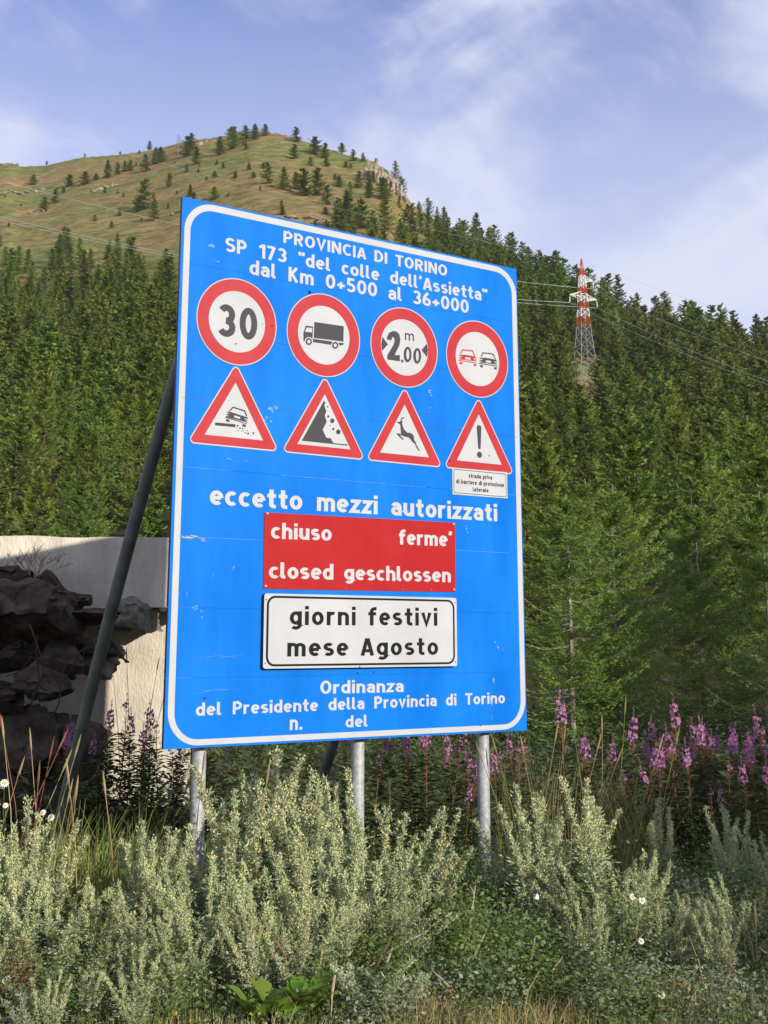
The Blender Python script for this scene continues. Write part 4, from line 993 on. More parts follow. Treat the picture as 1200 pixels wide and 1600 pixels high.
'width':[('g',0,[(1.6016,0.7397),(1.6498,0.7897),(1.5978,0.8435),(1.5909,0.7968)]),('g',0,[(1.9984,0.7371),(1.9498,0.7894),(2.0001,0.8375),(2.0078,0.7844)]),('g',1,[(1.6395,0.753),(1.6424,0.732),(1.6592,0.7007),(1.691,0.6834),(1.7251,0.682),(1.7508,0.7019),(1.7585,0.7389),(1.7487,0.7838),(1.7075,0.8609),(1.7543,0.856),(1.753,0.9016),(1.6442,0.9017),(1.6441,0.8702),(1.7018,0.7795),(1.709,0.746),(1.703,0.7305),(1.6932,0.7272),(1.6826,0.7353),(1.6805,0.7529)]),('g',2,[(1.8574,0.837),(1.8565,0.8502),(1.854,0.863),(1.8498,0.8747),(1.8443,0.8847),(1.8378,0.8926),(1.8305,0.8979),(1.8228,0.9003),(1.8152,0.8999),(1.8079,0.8965),(1.8014,0.8904),(1.796,0.8818),(1.7919,0.8713),(1.7894,0.8593),(1.7885,0.8463),(1.7894,0.8332),(1.7919,0.8204),(1.796,0.8087),(1.8015,0.7987),(1.808,0.7908),(1.8153,0.7854),(1.8229,0.7829),(1.8306,0.7833),(1.8379,0.7866),(1.8445,0.7927),(1.8499,0.8013),(1.854,0.8119),(1.8566,0.824)]),('w',3,[(1.8367,0.8398),(1.836,0.852),(1.8342,0.8632),(1.8313,0.8722),(1.8277,0.8783),(1.8237,0.8807),(1.8197,0.8793),(1.8161,0.8742),(1.8133,0.866),(1.8115,0.8553),(1.8108,0.8433),(1.8115,0.8311),(1.8133,0.82),(1.8162,0.8109),(1.8198,0.8048),(1.8238,0.8024),(1.8278,0.8037),(1.8314,0.8088),(1.8342,0.8171),(1.8361,0.8278)]),('g',2,[(1.9444,0.8362),(1.9435,0.8495),(1.9408,0.8623),(1.9366,0.8741),(1.9311,0.8842),(1.9244,0.8921),(1.9171,0.8974),(1.9093,0.8999),(1.9016,0.8994),(1.8943,0.896),(1.8877,0.8899),(1.8822,0.8813),(1.8781,0.8707),(1.8756,0.8586),(1.8747,0.8456),(1.8756,0.8323),(1.8782,0.8195),(1.8824,0.8078),(1.8879,0.7977),(1.8945,0.7897),(1.9019,0.7843),(1.9096,0.7818),(1.9174,0.7822),(1.9248,0.7855),(1.9314,0.7917),(1.9369,0.8003),(1.941,0.811),(1.9436,0.8232)]),('w',3,[(1.9226,0.8391),(1.9219,0.8514),(1.92,0.8626),(1.9171,0.8717),(1.9134,0.8778),(1.9094,0.8802),(1.9053,0.8789),(1.9017,0.8738),(1.8989,0.8654),(1.897,0.8547),(1.8964,0.8427),(1.8971,0.8304),(1.899,0.8192),(1.9019,0.8101),(1.9055,0.804),(1.9096,0.8015),(1.9136,0.8029),(1.9173,0.808),(1.9201,0.8163),(1.922,0.8271)]),('g',2,[(1.7637,0.8919),(1.7723,0.8854),(1.7829,0.8876),(1.7851,0.8999),(1.7723,0.9142),(1.7693,0.9117),(1.7744,0.9013),(1.7658,0.9006)]),('g',2,[(1.8002,0.6801),(1.8109,0.6797),(1.8118,0.7331),(1.8014,0.7335)]),('g',2,[(1.8347,0.6879),(1.8455,0.6871),(1.8455,0.7338),(1.8346,0.7346)]),('g',2,[(1.8716,0.6862),(1.8811,0.6922),(1.881,0.7317),(1.8706,0.7332)]),('g',3,[(1.8109,0.6877),(1.8196,0.6791),(1.8325,0.6809),(1.8403,0.6871),(1.8499,0.6802),(1.8672,0.6777),(1.8794,0.6906),(1.8716,0.6935),(1.8607,0.687),(1.8499,0.6901),(1.8455,0.6944),(1.8347,0.6952),(1.8282,0.6888),(1.8196,0.6894),(1.8118,0.6941)])],
}

def disc(cu, cv, name, label):
    d = plate('round_sign', circle_pts(cu, cv, .3008), M['sign_white'], .0010, .0030); d['label'] = label
    ring_obj('red_ring', circle_pts(cu, cv, .294), circle_pts(cu, cv, .2115), M['sign_red'], .0038, d)
    return d
def rtri(cu, vt, half, vb, r, n=6):
    """triangle with rounded corners; vt apex, vb base"""
    A = [(cu, vt), (cu + half, vb), (cu - half, vb)]; o = []
    for k in range(3):
        p = Vector(A[k]); a = (Vector(A[k - 1]) - p).normalized(); b_ = (Vector(A[(k + 1) % 3]) - p).normalized()
        bis = (a + b_).normalized(); ang = math.acos(max(-1, min(1, a.dot(b_)))) / 2; c = p + bis * (r / math.sin(ang))
        na_ = p + a * (r / math.tan(ang)); nb_ = p + b_ * (r / math.tan(ang))
        a0 = math.atan2(na_.y - c.y, na_.x - c.x); a1 = math.atan2(nb_.y - c.y, nb_.x - c.x)
        da = (a1 - a0 + math.pi) % (2 * math.pi) - math.pi
        for q in range(n + 1): o.append((c.x + r * math.cos(a0 + da * q / n), c.y + r * math.sin(a0 + da * q / n)))
    return o
def tri_sign(cu, label):
    d = plate('triangle_sign', rtri(cu, 1.082, .339, 1.656, .030), M['sign_white'], .0010, .0030); d['label'] = label
    o_ = rtri(cu, 1.098, .3255, 1.647, .022); i_ = rtri(cu, 1.219, .2150, 1.590, .002)
    ring_obj('red_border', o_, i_, M['sign_red'], .0038, d)
    return d
d1 = disc(.4268, .7999, 'round_sign', 'speed limit 30')
text_mesh('figures', '3', .284, .914, .411, .914, .219, M['sign_grey'], .0036, d1, weight=.205)
text_mesh('figures', '0', .447, .910, .575, .910, .217, M['sign_grey'], .0036, d1, weight=.205)
d2 = disc(1.1075, .7962, 'round_sign', 'no lorries')
flat('lorry_symbol', [(SI[c], l, p) for c, l, p in SYM['truck']], SMATS, .0040, d2)
d3 = disc(1.7984, .7907, 'round_sign', 'width limit 2,00 m')
flat('width_symbol', [(SI[c], l, p) for c, l, p in SYM['width']], SMATS, .0046, d3)
d4 = disc(2.4788, .7895, 'round_sign', 'no overtaking')
flat('cars_symbol', [(SI[c], l, p) for c, l, p in SYM['cars']], SMATS, .0040, d4)
t1 = tri_sign(.4255, 'soft verge warning'); flat('skidding_car_symbol', [(SI[c], l, p) for c, l, p in SYM['skid']], SMATS, .0040, t1)
t2 = tri_sign(1.1185, 'falling rocks warning'); flat('rockfall_symbol', [(SI[c], l, p) for c, l, p in SYM['rockfall']], SMATS, .0040, t2)
t3 = tri_sign(1.7965, 'deer crossing warning'); flat('deer_symbol', [(SI[c], l, p) for c, l, p in SYM['deer']], SMATS, .0040, t3)
t4 = tri_sign(2.4810, 'other danger warning')
flat('exclamation_mark', [(0, 0, [(2.459, 1.318), (2.468, 1.305), (2.493, 1.305), (2.503, 1.318), (2.493, 1.478), (2.486, 1.488), (2.476, 1.488), (2.469, 1.478)]), (0, 0, circle_pts(2.481, 1.530, .024, 16))], SMATS, .0040, t4)
# small white plate
sp = plate('small_plate', [(2.2225, 1.648), (2.746, 1.643), (2.745, 1.8435), (2.2228, 1.847)], M['sign_white'], .001, .0045); sp['label'] = 'small white plate reading strada priva di barriere di protezione laterale'
ring_obj('border_line', rrect(2.234, 1.657, 2.734, 1.835, .014, 4), rrect(2.238, 1.661, 2.730, 1.831, .011, 4), M['sign_black'], .0052, sp)
text_mesh('lettering', 'strada priva', 2.373, 1.7125, 2.598, 1.711, .033, M['sign_black'], .0052, sp, space=.4)
text_mesh('lettering', 'di barriere di protezione', 2.256, 1.763, 2.713, 1.760, .033, M['sign_black'], .0052, sp, space=.4)
text_mesh('lettering', 'laterale', 2.411, 1.8125, 2.561, 1.811, .032, M['sign_black'], .0052, sp)
# red plate
def rivet(u, v, d, parent, m_=None, r=.0085, nm='rivet'):
    mb = MB(); n = 10
    vs = [P3(u + r * math.cos(6.2832 * k / n), v + r * math.sin(6.2832 * k / n), d) for k in range(n)] + [P3(u + r * .8 * math.cos(6.2832 * k / n), v + r * .8 * math.sin(6.2832 * k / n), d + .006) for k in range(n)] + [P3(u, v, d + .009)]
    mb.add(vs, [[k, n + k, n + (k + 1) % n, (k + 1) % n] for k in range(n)] + [[n + k, 2 * n, n + (k + 1) % n] for k in range(n)])
    return mb.build(nm, m_ or M['alu'], parent, smooth=True)
rp = plate('closure_plate', [(.6605, 2.070), (2.2412, 2.0545), (2.2400, 2.5578), (.6612, 2.5712)], M['plate_red'], .001, .0055, sign, M['sign_black']); rp['label'] = 'red plate reading chiuso ferme closed geschlossen'
text_mesh('lettering', 'chiuso', .7115, 2.2405, 1.182, 2.235, .107, W_, .0064, rp, weight=.185)
text_mesh('lettering', "ferme'", 1.739, 2.2352, 2.210, 2.2300, .107, W_, .0064, rp, weight=.185)
text_mesh('lettering', 'closed', .7018, 2.5015, 1.198, 2.4975, .106, W_, .0064, rp, weight=.185)
text_mesh('lettering', 'geschlossen', 1.2853, 2.4955, 2.196, 2.4885, .103, W_, .0064, rp, weight=.185)
for (u, v) in [(.682, 2.077), (2.228, 2.066), (.680, 2.553), (2.225, 2.541)]: rivet(u, v, .0055, rp, M['sign_white'])
for (u, v) in [(1.30, 2.555), (1.77, 2.550), (2.02, 2.547)]: rivet(u, v, .0055, rp, M['alu'], .004)
# white plate standing further out
wp = plate('notice_plate', rrect(0.6563, 2.601, 2.2249, 3.081, .018, 4), M['sign_white'], .001, .034, sign, M['sign_edge']); wp['label'] = 'white plate reading giorni festivi mese Agosto'
ring_obj('border_line', rrect(0.6752, 2.615, 2.2050, 3.067, .062), rrect(0.6912, 2.629, 2.1901, 3.053, .048), M['sign_black'], .0348, wp)
text_mesh('lettering', 'giorni festivi', 0.8474, 2.803, 2.0517, 2.799, .125, M['sign_black'], .0350, wp, space=.46, gap=.13)
text_mesh('lettering', 'mese Agosto', 0.8325, 3.005, 2.0567, 3.002, .122, M['sign_black'], .0350, wp, space=.46, gap=.13)
for (u, v) in [(.6715, 2.640), (.6715, 3.046), (2.2110, 2.633), (2.2110, 3.050), (1.396, 3.075)]: rivet(u, v, .034, wp, M['alu'], .006)
# screw holes and small dark marks, scuffs
def mark(pts_, m_, depth=.0045, name='scuff_mark', parent=sign): return flat(name, [(0, 0, pts_)], [m_], depth, parent)
for (u, v, r) in [(.985, .503, .011), (.6915, .79, .006), (.418, .955, .005), (.617, .79, .003), (2.064, .702, .005), (2.572, 1.53, .005), (2.20, 1.60, .007), (.262, 3.255, .006), (1.40, 3.118, .005), (1.53, 3.113, .005), (2.45, 3.50, .005)]:
    mark(circle_pts(u, v, r, 8), M['sign_black'], .0060, 'bolt_hole')
def scuff(u, v, l, w, ang, m_, n=3):
    for k in range(n):
        a = ang + rnd.uniform(-.25, .25); l_ = l * rnd.uniform(.4, 1); w_ = w * rnd.uniform(.4, 1); cu = u + rnd.uniform(-l, l) * .5; cv = v + rnd.uniform(-w, w) * 1.5
        c, s_ = math.cos(a), math.sin(a)
        poly = []
        for q in range(9):
            th = 2 * math.pi * q / 9; rr = rnd.uniform(.55, 1)
            x_, y_ = math.cos(th) * l_ / 2 * rr, math.sin(th) * w_ / 2 * rr; poly.append((cu + x_ * c - y_ * s_, cv + x_ * s_ + y_ * c))
        mark(poly, m_, .0026 + .0003 * k)
for (u, v, l, w, a) in [(.10, 2.252, .075, .010, .05), (.15, 2.256, .10, .010, .06), (.22, 2.268, .05, .008, .1)]: scuff(u, v, l, w, a, M['scuff_tan'], 3)
for (u, v, l, w, a) in [(.22, .345, .03, .04, 1.2), (.25, .41, .05, .014, -.2), (.70, 1.33, .06, .03, .6), (.72, 1.42, .05, .05, 1.4), (.66, 1.47, .03, .03, 0), (.45, 1.62 + .12, .12, .008, .1), (1.97, .62, .08, .02, .3), (2.03, 1.10, .02, .05, 1.57), (2.02, 1.2, .012, .05, 1.57), (2.35, 2.10, .05, .02, .4), (2.62, 2.93, .05, .015, 1.0), (2.65, 2.96, .06, .014, .9),
    (2.57, 3.25, .03, .10, .2), (2.55, 3.38, .012, .14, .1), (.19, 2.72, .05, .02, -.3), (.22, 2.74, .03, .02, .2), (.12, 2.62, .03, .008, -.3), (.40, 3.00, .3, .004, 0), (.28, 3.21, .3, .003, 0), (.45, 2.45, .04, .012, .2), (.30, 2.50, .02, .014, .4), (2.58, .33, .012, .010, 0), (1.72, .46, .06, .016, .9)]:
    scuff(u, v, l, w, a, M['scuff'], 3)
for (v, m_) in [(1.362, M['sign_edge']), (1.812, M['scuff']), (2.2555, M['scuff'])]:
    u = .05
    while u < SW - .06:
        l_ = rnd.uniform(.1, .5); 
        if rnd.random() < .75: mark([(u, v - .0012), (min(SW - .03, u + l_), v - .0010), (min(SW - .03, u + l_), v + .0012), (u, v + .0014)], m_, .0021)
        u += l_
# posts, rails and braces
rail = MB()
for v in (.35, 1.15, 1.95, 2.75, 3.35): rail.box((SW / 2, .055, ZT - v), (SW - .3, .045, .06))
rail.build('back_rail', M['galv'], sign)
for u in (.298, 1.482, 2.568):
    mb = MB(); mb.tube([(u, .120, -.3), (u, .120, .5), (u, .120, ZT - .12)], .0450, 20)
    o = mb.build('post', M['galv'], sign, smooth=True)
Mi = (Matrix.Translation((X0, Y0, 0)) @ Matrix.Rotation(YAW, 4, 'Z')).inverted()
for u, ex in ((.298, .0), (2.568, .0)):
    a = Vector((u, .17, ZT - .30)); b_ = Vector((u - .06, 2.66, -.1))
    pts_ = [a.lerp(b_, q / 8) + Vector((-.07 * math.sin(math.pi * q / 8), .035 * math.sin(math.pi * q / 8), -.16 * math.sin(math.pi * q / 8))) for q in range(9)]
    mb = MB(); mb.tube(pts_, .046, 18); mb.build('brace', M['brace_steel'], sign, smooth=True)
# ------------------------------------------------------------------ plants of the verge
def quads(P, D, W, l, w, bend=None):
    """diamond shaped leaves: P base points, D direction, W side vector"""
    l = np.asarray(l)[:, None] if np.ndim(l) else l
    w = np.asarray(w)[:, None] if np.ndim(w) else w
    a = P; m1 = P + D * l * .5 + W * w; m2 = P + D * l * .5 - W * w; c = P + D * l
    if bend is not None: c = c + bend
    return np.stack([a, m1, c, m2], 1).reshape(-1, 3)
def unit(v): return v / np.maximum(1e-9, np.linalg.norm(v, axis=-1, keepdims=True))
def leaves_mesh(name, Vs, m):
    V_ = np.concatenate(Vs); return np_mesh(name, V_, np.arange(len(V_)).reshape(-1, 4), m)
def wormwood_meshes(seed, H=1.0, ns=9, spread=.35, heads=True):
    rg = np.random.default_rng(seed); st = MB(); LV_, HV = [], []
    for s_ in range(ns):
        a = rg.random() * 6.283; tilt = spread * (rg.random() ** .7); h = H * (.6 + .45 * rg.random())
        base = np.array([math.cos(a), math.sin(a), 0]) * .07 * rg.random()
        out = np.array([math.cos(a), math.sin(a), 0.]); b2 = rg.normal(0, .08, 3); b2[2] = 0
        def pos(q):
            return base + out * (tilt * h * q * (.75 + .25 * q))[..., None] + b2 * (q ** 2)[..., None] + np.array([0, 0, 1.]) * (h * q * math.sqrt(max(.2, 1 - tilt * tilt * .8)))[..., None]
        q = np.linspace(0, 1, 7); pp = pos(q); st.tube([tuple(p) for p in pp], [.006, .0055, .005, .004, .003, .002, .001], 4, cap=False)
        # side sprigs in the upper two thirds, each with heads and small leaves
        nsp = int(44 * h) + 4
        for k in range(nsp):
            t_ = .22 + .76 * (k + rg.random()) / nsp; p0 = pos(np.array([t_]))[0]
            aa = rg.random() * 6.283; ll = (.028 + .12 * (1 - t_) * (t_ > .3) * rg.random()) * (.6 + .7 * rg.random()) * min(1, H + .1)
            d = unit(np.array([math.cos(aa) * .6, math.sin(aa) * .6, 1.0 + .5 * rg.random()]))
            n = int(14 + ll * 190); tt = rg.random(n) ** .8
            P = p0 + d * (ll * tt)[:, None] + rg.normal(0, .008, (n, 3))
            D = unit(d + rg.normal(0, .75, (n, 3))); W = unit(np.cross(D, rg.normal(0, 1, (n, 3))))
            if t_ > .38 and heads and rg.random() < .85:
                HV.append(quads(P, D, W, .0075 + .007 * rg.random(n), .0036 + .0015 * rg.random(n)))
                m_ = n // 2
                LV_.append(quads(P[:m_] - d * ll * .2, unit(D[:m_] + [0, 0, .3]), W[:m_], .020 + .016 * rg.random(m_), .0034))
            else:
                LV_.append(quads(P, D, W, .016 + .020 * rg.random(n), .0030 + .0015 * rg.random(n)))
        # divided leaves low down
        nl = int(110 * h)
        t_ = rg.random(nl) * .62; p0 = pos(t_); aa = rg.random(nl) * 6.283
        D0 = unit(np.stack([np.cos(aa), np.sin(aa), .1 + .5 * rg.random(nl)], 1))
        for f_ in range(5):
            D = unit(D0 + rg.normal(0, .42, (nl, 3))); W = unit(np.cross(D, rg.normal(0, 1, (nl, 3))))
            LV_.append(quads(p0 + D0 * (.035 * f_ * rg.random(nl))[:, None], D, W, .022 + .028 * rg.random(nl), .0042 + .002 * rg.random(nl)))
    stem = mesh_from('stems', st.v, st.f, M['worm_stem'])
    lf = leaves_mesh('leaves', LV_, M['worm_leaf'])
    hd = leaves_mesh('flower_heads', HV, M['worm_head']) if HV else None
    return stem, lf, hd
worms = [wormwood_meshes(10 + k, 1.0, [10, 8, 12, 8, 9][k], [.38, .50, .42, .62, .30][k]) for k in range(5)]
worms_low = [wormwood_meshes(30 + k, .55, 9, .75, False) for k in range(3)]
leaner = wormwood_meshes(50, 1.0, 3, .12)
prng = random.Random(21)
def px_ground(px, dist):     # sideways place of a column of the view at a distance along it
    return (px - 615.6) / 1915.15 * dist * 1.0
def plant(meshes, x, y, h, name, label, cat, group, ref=1.0, tilt=None, wide=1.0, rz=None, zoff=-.03):
    s = h / ref
    t = thing(name, label, cat, (x, y, gz(x, y) + zoff), prng.uniform(0, 6.28) if rz is None else rz, group, tilt or (prng.uniform(-.08, .08), prng.uniform(-.08, .08)))
    t.scale = (s * wide, s * wide, s)
    for nm, me_ in zip([m_.name.split('.')[0] for m_ in meshes if m_], [m_ for m_ in meshes if m_]): obj(nm, me_, t)
    return t
# (photo column of the foot, distance, height, kind, tilt x, tilt y, label)
WORM = [
 (415, 7.2, 1.22, 0, 0, -.02, 'tallest silvery wormwood, its tip just over the lower white line of the sign'),
 (350, 7.1, .98, 1, 0, .02, 'wormwood clump right of the left post'),
 (450, 7.3, 1.05, 2, 0, .06, 'wormwood clump between the left and the middle post'),
 (500, 7.2, .95, 3, 0, .10, 'wormwood leaning against the left side of the middle post'),
 (545, 7.0, .78, 4, 0, .10, 'low wormwood in front of the middle post'),
 (590, 7.5, .98, 0, 0, .26, 'wormwood right of the middle post with sprays leaning right'),
 (640, 7.7, .85, 1, 0, .30, 'wormwood sprays leaning right towards the right post'),
 (560, 7.9, 1.06, 2, 0, .28, 'tall wormwood behind the middle post leaning to the right'),
 (390, 6.9, .80, 3, 0, 0, 'wormwood in front of the tallest one'),
 (470, 6.8, .72, 4, 0, .05, 'bushy wormwood in front of the clump between the posts'),
 (290, 7.0, .80, 2, 0, -.10, 'wormwood left of the left post leaning left'),
 (250, 7.2, .86, 4, 0, -.22, 'slender wormwood in front of the lit wall leaning left'),
 (225, 7.0, .80, 1, 0, -.28, 'pale wormwood leaning left in front of the dark grass'),
 (200, 6.8, .62, 0, 0, -.34, 'wormwood lying over to the left below the foot of the brace'),
 (330, 6.7, .66, 2, 0, -.05, 'low wormwood in front of the left post'),
 (40, 7.3, 1.02, 4, 0, .04, 'tall feathery wormwood at the left edge under the white daisies'),
 (85, 7.1, .84, 2, 0, 0, 'wormwood clump right of the tall one at the left edge'),
 (10, 6.9, .85, 0, 0, -.05, 'wormwood cut off by the left edge of the photo'),
 (60, 6.6, .70, 1, 0, -.1, 'wormwood in the lower left corner group, upper one'),
 (120, 6.7, .60, 3, 0, -.15, 'grey wormwood in the lower left corner group, right one'),
 (20, 6.35, .50, 4, 0, -.1, 'short wormwood in the lower left corner'),
 (170, 6.6, .52, 4, 0, -.25, 'short wormwood right of the lower left corner group'),
 (250, 6.6, .62, 3, 0, -.2, 'grey green wormwood low in front, left of centre'),
 (300, 6.45, .50, 1, 0, -.1, 'small wormwood beside the bright green leaves, left of them'),
 (420, 6.6, .60, 0, 0, .1, 'silver wormwood above the bright green leaves'),
 (520, 6.7, .52, 2, 0, .2, 'low wormwood right of the bright green leaves'),
 (600, 7.0, .60, 3, 0, .2, 'low spreading wormwood in front of the gap between middle and right post'),
 (825, 7.9, .98, 4, 0, -.04, 'upright pale wormwood right of the right post'),
 (800, 8.1, .78, 0, 0, -.06, 'thin wormwood just right of the right post'),
 (870, 8.0, .88, 2, 0, .04, 'wormwood between the upright pale one and the leaning ones'),
 (915, 7.9, .95, 1, 0, .10, 'wormwood with a bright sunlit spray pointing up right'),
 (700, 8.3, .50, 3, 0, .12, 'thin wormwood left of the right post'),
 (950, 7.8, .70, 3, 0, .62, 'wormwood branch leaning far to the right over the shade'),
 (905, 7.7, .58, 2, 0, .55, 'lower wormwood branch leaning far to the right'),
 (1055, 7.4, .42, 4, 0, .12, 'short single wormwood stem standing in the shade on the right'),
 (1110, 8.4, .72, 2, 0, 0, 'shaded wormwood clump near the right edge'),
 (1180, 8.2, .66, 0, 0, 0, 'shaded wormwood cut off by the right edge'),
 (1010, 8.8, .75, 4, 0, 0, 'shaded wormwood in front of the fireweed'),
]
for (px, d, h, k, tx, ty, lab) in WORM:
    plant(worms[k], px_ground(px, d), d, h, 'wormwood_plant', lab, 'plant', 'silvery wormwood on the verge', tilt=(tx, ty))
def fz(px, d):
    row = 'in the front row' if d < 7.0 else 'in the back row'
    for lim, nm in ((110, 'at the left photo edge'), (270, 'left of the left post'), (420, 'below the left part of the sign'), (560, 'below the middle of the sign'), (760, 'left of the right post'), (1000, 'right of the right post')):
        if px < lim: return row + ' ' + nm
    return row + ' in the shade at the right'
for k in range(74):     # low filling clumps
    px = prng.uniform(-60, 760) if k < 36 or k > 50 else prng.uniform(760, 1230); d = prng.uniform(6.25, 8.2) if k < 50 else prng.uniform(5.95, 6.7)
    if 560 < px < 800 and 6.5 < d < 7.2: continue
    if k > 50 and px > 520: continue
    if 105 < px < 235 and d > 6.9: continue
    if 640 < px < 800 and d > 7.0: continue
    if k % 4 == 1 and k < 36: continue
    plant(worms[k % 5] if k % 3 else worms_low[k % 3], px_ground(px, d), d, (.62 if 590 < px < 790 else 1) * (prng.uniform(.38, .66) if k < 50 else prng.uniform(.26, .44)) if k % 3 else prng.uniform(.45, .8) * (.55 if k < 50 else .42), 'wormwood_plant',
          'low grey green wormwood %s' % fz(px, d), 'plant', 'low wormwood %s' % fz(px, d), ref=1.0 if k % 3 else .55, tilt=(prng.uniform(-.2, .2), prng.uniform(-.38, .38)))
# low leafy ground cover: silvery lobed leaves and green weeds, far too many to count
def cover(name, n, region, m, lmin, lmax, wr, hmin, hmax, seed, label, cat, flatness=.6, k=4):
    rg = np.random.default_rng(seed); out = []
    d = np.sqrt(rg.uniform(region[2] ** 2, region[3] ** 2, n)); px = rg.uniform(region[0], region[1], n)
    x = px_ground(px, d); y = d
    # clumping
    keep = np.array([mnoise.noise(Vector((x[i] * 2.2 + seed, y[i] * 2.2, seed * .7))) > region[4] for i in range(n)])
    x, y = x[keep], y[keep]; n = len(x); z = ground_z(x, y)
    hh = rg.uniform(hmin, hmax, n) * np.array([.6 + .8 * abs(mnoise.noise(Vector((x[i] * 1.3, y[i] * 1.3, seed)))) * 2 for i in range(n)])
    for q in range(k):
        a = rg.random(n) * 6.283
        P = np.stack([x + rg.normal(0, .025, n), y + rg.normal(0, .025, n), z + hh * rg.uniform(.2, 1, n)], 1)
        D = unit(np.stack([np.cos(a), np.sin(a), rg.normal(.25, .4, n)], 1)); W = unit(np.cross(D, np.stack([rg.normal(0, flatness, n), rg.normal(0, flatness, n), np.ones(n)], 1)))
        l = rg.uniform(lmin, lmax, n)
        out.append(quads(P, D, W, l, l * wr))
    return tag(obj(name, leaves_mesh(name, out, m)), label, cat, kind='stuff')
cover('ground_cover', 17000, (-80, 1300, 5.9, 10.5, -.04), M['silver_leaf'], .012, .034, .30, .03, .20, 3, 'silvery lobed leaves covering the ground of the verge', 'ground cover')
cover('ground_cover', 13000, (540, 1260, 6.0, 8.6, -.10), M['silver_leaf'], .012, .036, .32, .06, .30, 13, 'denser silvery leaves under the right part of the verge', 'ground cover')
cover('ground_cover', 10000, (560, 880, 6.4, 8.8, -.10), M['weed'], .012, .032, .38, .10, .42, 5, 'dense fresh green weeds between the middle and right posts', 'ground cover')
cover('ground_cover', 21000, (-80, 1300, 5.9, 9.5, -.06), M['weed'], .012, .035, .3, .05, .50, 7, 'small green weeds among the wormwood', 'ground cover')
cover('ground_cover', 1400, (-60, 110, 6.1, 6.9, .05), M['grass_rust'], .010, .022, .3, .1, .30, 8, 'reddish small leaved weeds at the lower left corner', 'ground cover')
cover('ground_cover', 20000, (-100, 1400, 9.5, 26, -.35), M['fire_leaf'], .05, .13, .16, .05, .75, 9, 'dark undergrowth behind the sign', 'undergrowth')
def grass(name, n, region, mats, hmin, hmax, w, seed, label, lean=.35, clump=-1.0):
    rg = np.random.default_rng(seed)
    d = np.sqrt(rg.uniform(region[2] ** 2, region[3] ** 2, n)); px = rg.uniform(region[0], region[1], n)
    x = px_ground(px, d); y = d.copy()
    if clump > -1:
        keep = np.array([mnoise.noise(Vector((x[i] * 1.6 + seed, y[i] * 1.6, 0))) > clump for i in range(n)]); x, y = x[keep], y[keep]; n = len(x)
    z = ground_z(x, y); a = rg.random(n) * 6.283; h = rg.uniform(hmin, hmax, n) * (.5 + .5 * rg.random(n))
    b0 = np.stack([x, y, z], 1); L_ = np.stack([np.cos(a), np.sin(a), np.zeros(n)], 1) * (lean * h * rg.random(n))[:, None]
    S = np.stack([-np.sin(a + 1), np.cos(a + 1), np.zeros(n)], 1) * w
    up = np.array([0, 0, 1.]) * h[:, None]
    p1 = b0 + up * .5 + L_ * .3; p2 = b0 + up * .92 + L_
    V_ = np.stack([b0 - S, b0 + S, p1 + S * .8, p1 - S * .8, p2 + S * .15, p2 - S * .15], 1).reshape(-1, 3)
    i_ = np.arange(n)[:, None] * 6
    F_ = np.concatenate([i_ + np.array([[0, 1, 2, 3]]), i_ + np.array([[3, 2, 4, 5]])])
    mi = rg.integers(0, len(mats), n); me_ = np_mesh(name, V_, F_, mats, np.concatenate([mi, mi]))
    return tag(obj(name, me_), label, 'grass', kind='stuff')
grass('grass', 11000, (-80, 1300, 5.8, 7.0), [M['grass'], M['grass_dry'], M['weed']], .04, .15, .0022, 1, 'short green and straw coloured grass along the front edge of the verge')
grass('grass', 17000, (430, 1300, 5.8, 7.3), [M['grass_dry'], M['grass_dry'], M['grass'], M['grass_rust']], .05, .21, .002, 2, 'dry rusty grass at the bottom of the photo', 1.0, clump=-.02)
grass('grass', 9000, (-80, 1300, 6.8, 11), [M['grass'], M['grass'], M['grass_dry']], .12, .50, .0026, 3, 'mixed grass growing among the wormwood', clump=-.05)
grass('grass', 1100, (770, 1010, 8.8, 10.5), [M['grass'], M['weed_bright'], M['grass_dry']], .5, 1.12, .0028, 4, 'tall green grass right of the sign', .6)
grass('grass', 500, (90, 250, 7.6, 8.4), [M['weed_bright'], M['grass'], M['grass']], .55, .95, .0045, 5, 'long fresh green grass blades in front of the shaded wall', .5)
# single tall dry stalks
def stalk(x, y, h, lx, label, group, m=M['grass_dry'], head=True):
    mb = MB(); z = gz(x, y); top = Vector((x + lx * h, y, z + h * math.sqrt(max(.2, 1 - lx * lx))))
    b0 = Vector((x, y, z)); mid = b0.lerp(top, .55) + Vector((-lx * h * .12, 0, .03))
    mb.tube([b0, mid, top], [.0035, .003, .0018], 4)
    if head:
        d = (top - mid).normalized(); mb.tube([top - d * .13, top - d * .09, top - d * .03, top + d * .02], [.002, .0065, .0055, .001], 5)
    tag(mb.build('grass_stalk', m), label, 'grass stalk', group)
for k, (px, d, h, lx) in enumerate([(8, 7.9, 1.42, .02), (30, 8.0, 1.28, .3), (20, 7.9, 1.22, -.3), (60, 8.0, 1.30, -.12), (75, 8.1, 1.35, -.18), (95, 8.0, 1.22, -.1), (50, 7.8, 1.15, .28), (68, 7.9, 1.18, .12), (90, 7.9, 1.2, .18), (5, 7.8, 1.1, .2), (78, 7.6, 1.05, .02), (130, 7.7, .95, .05), (155, 7.7, 1.05, -.12), (118, 7.8, .92, .1), (210, 7.5, 1.0, -.12), (100, 7.6, .95, .14)]):
    stalk(px_ground(px, d), d, h, lx, 'tall straw coloured grass stalk in front of the dark rubble at the left', 'dry grass stalks at the left edge', [M['grass_dry'], M['fire_pod'], M['grass_dry']][k % 3])
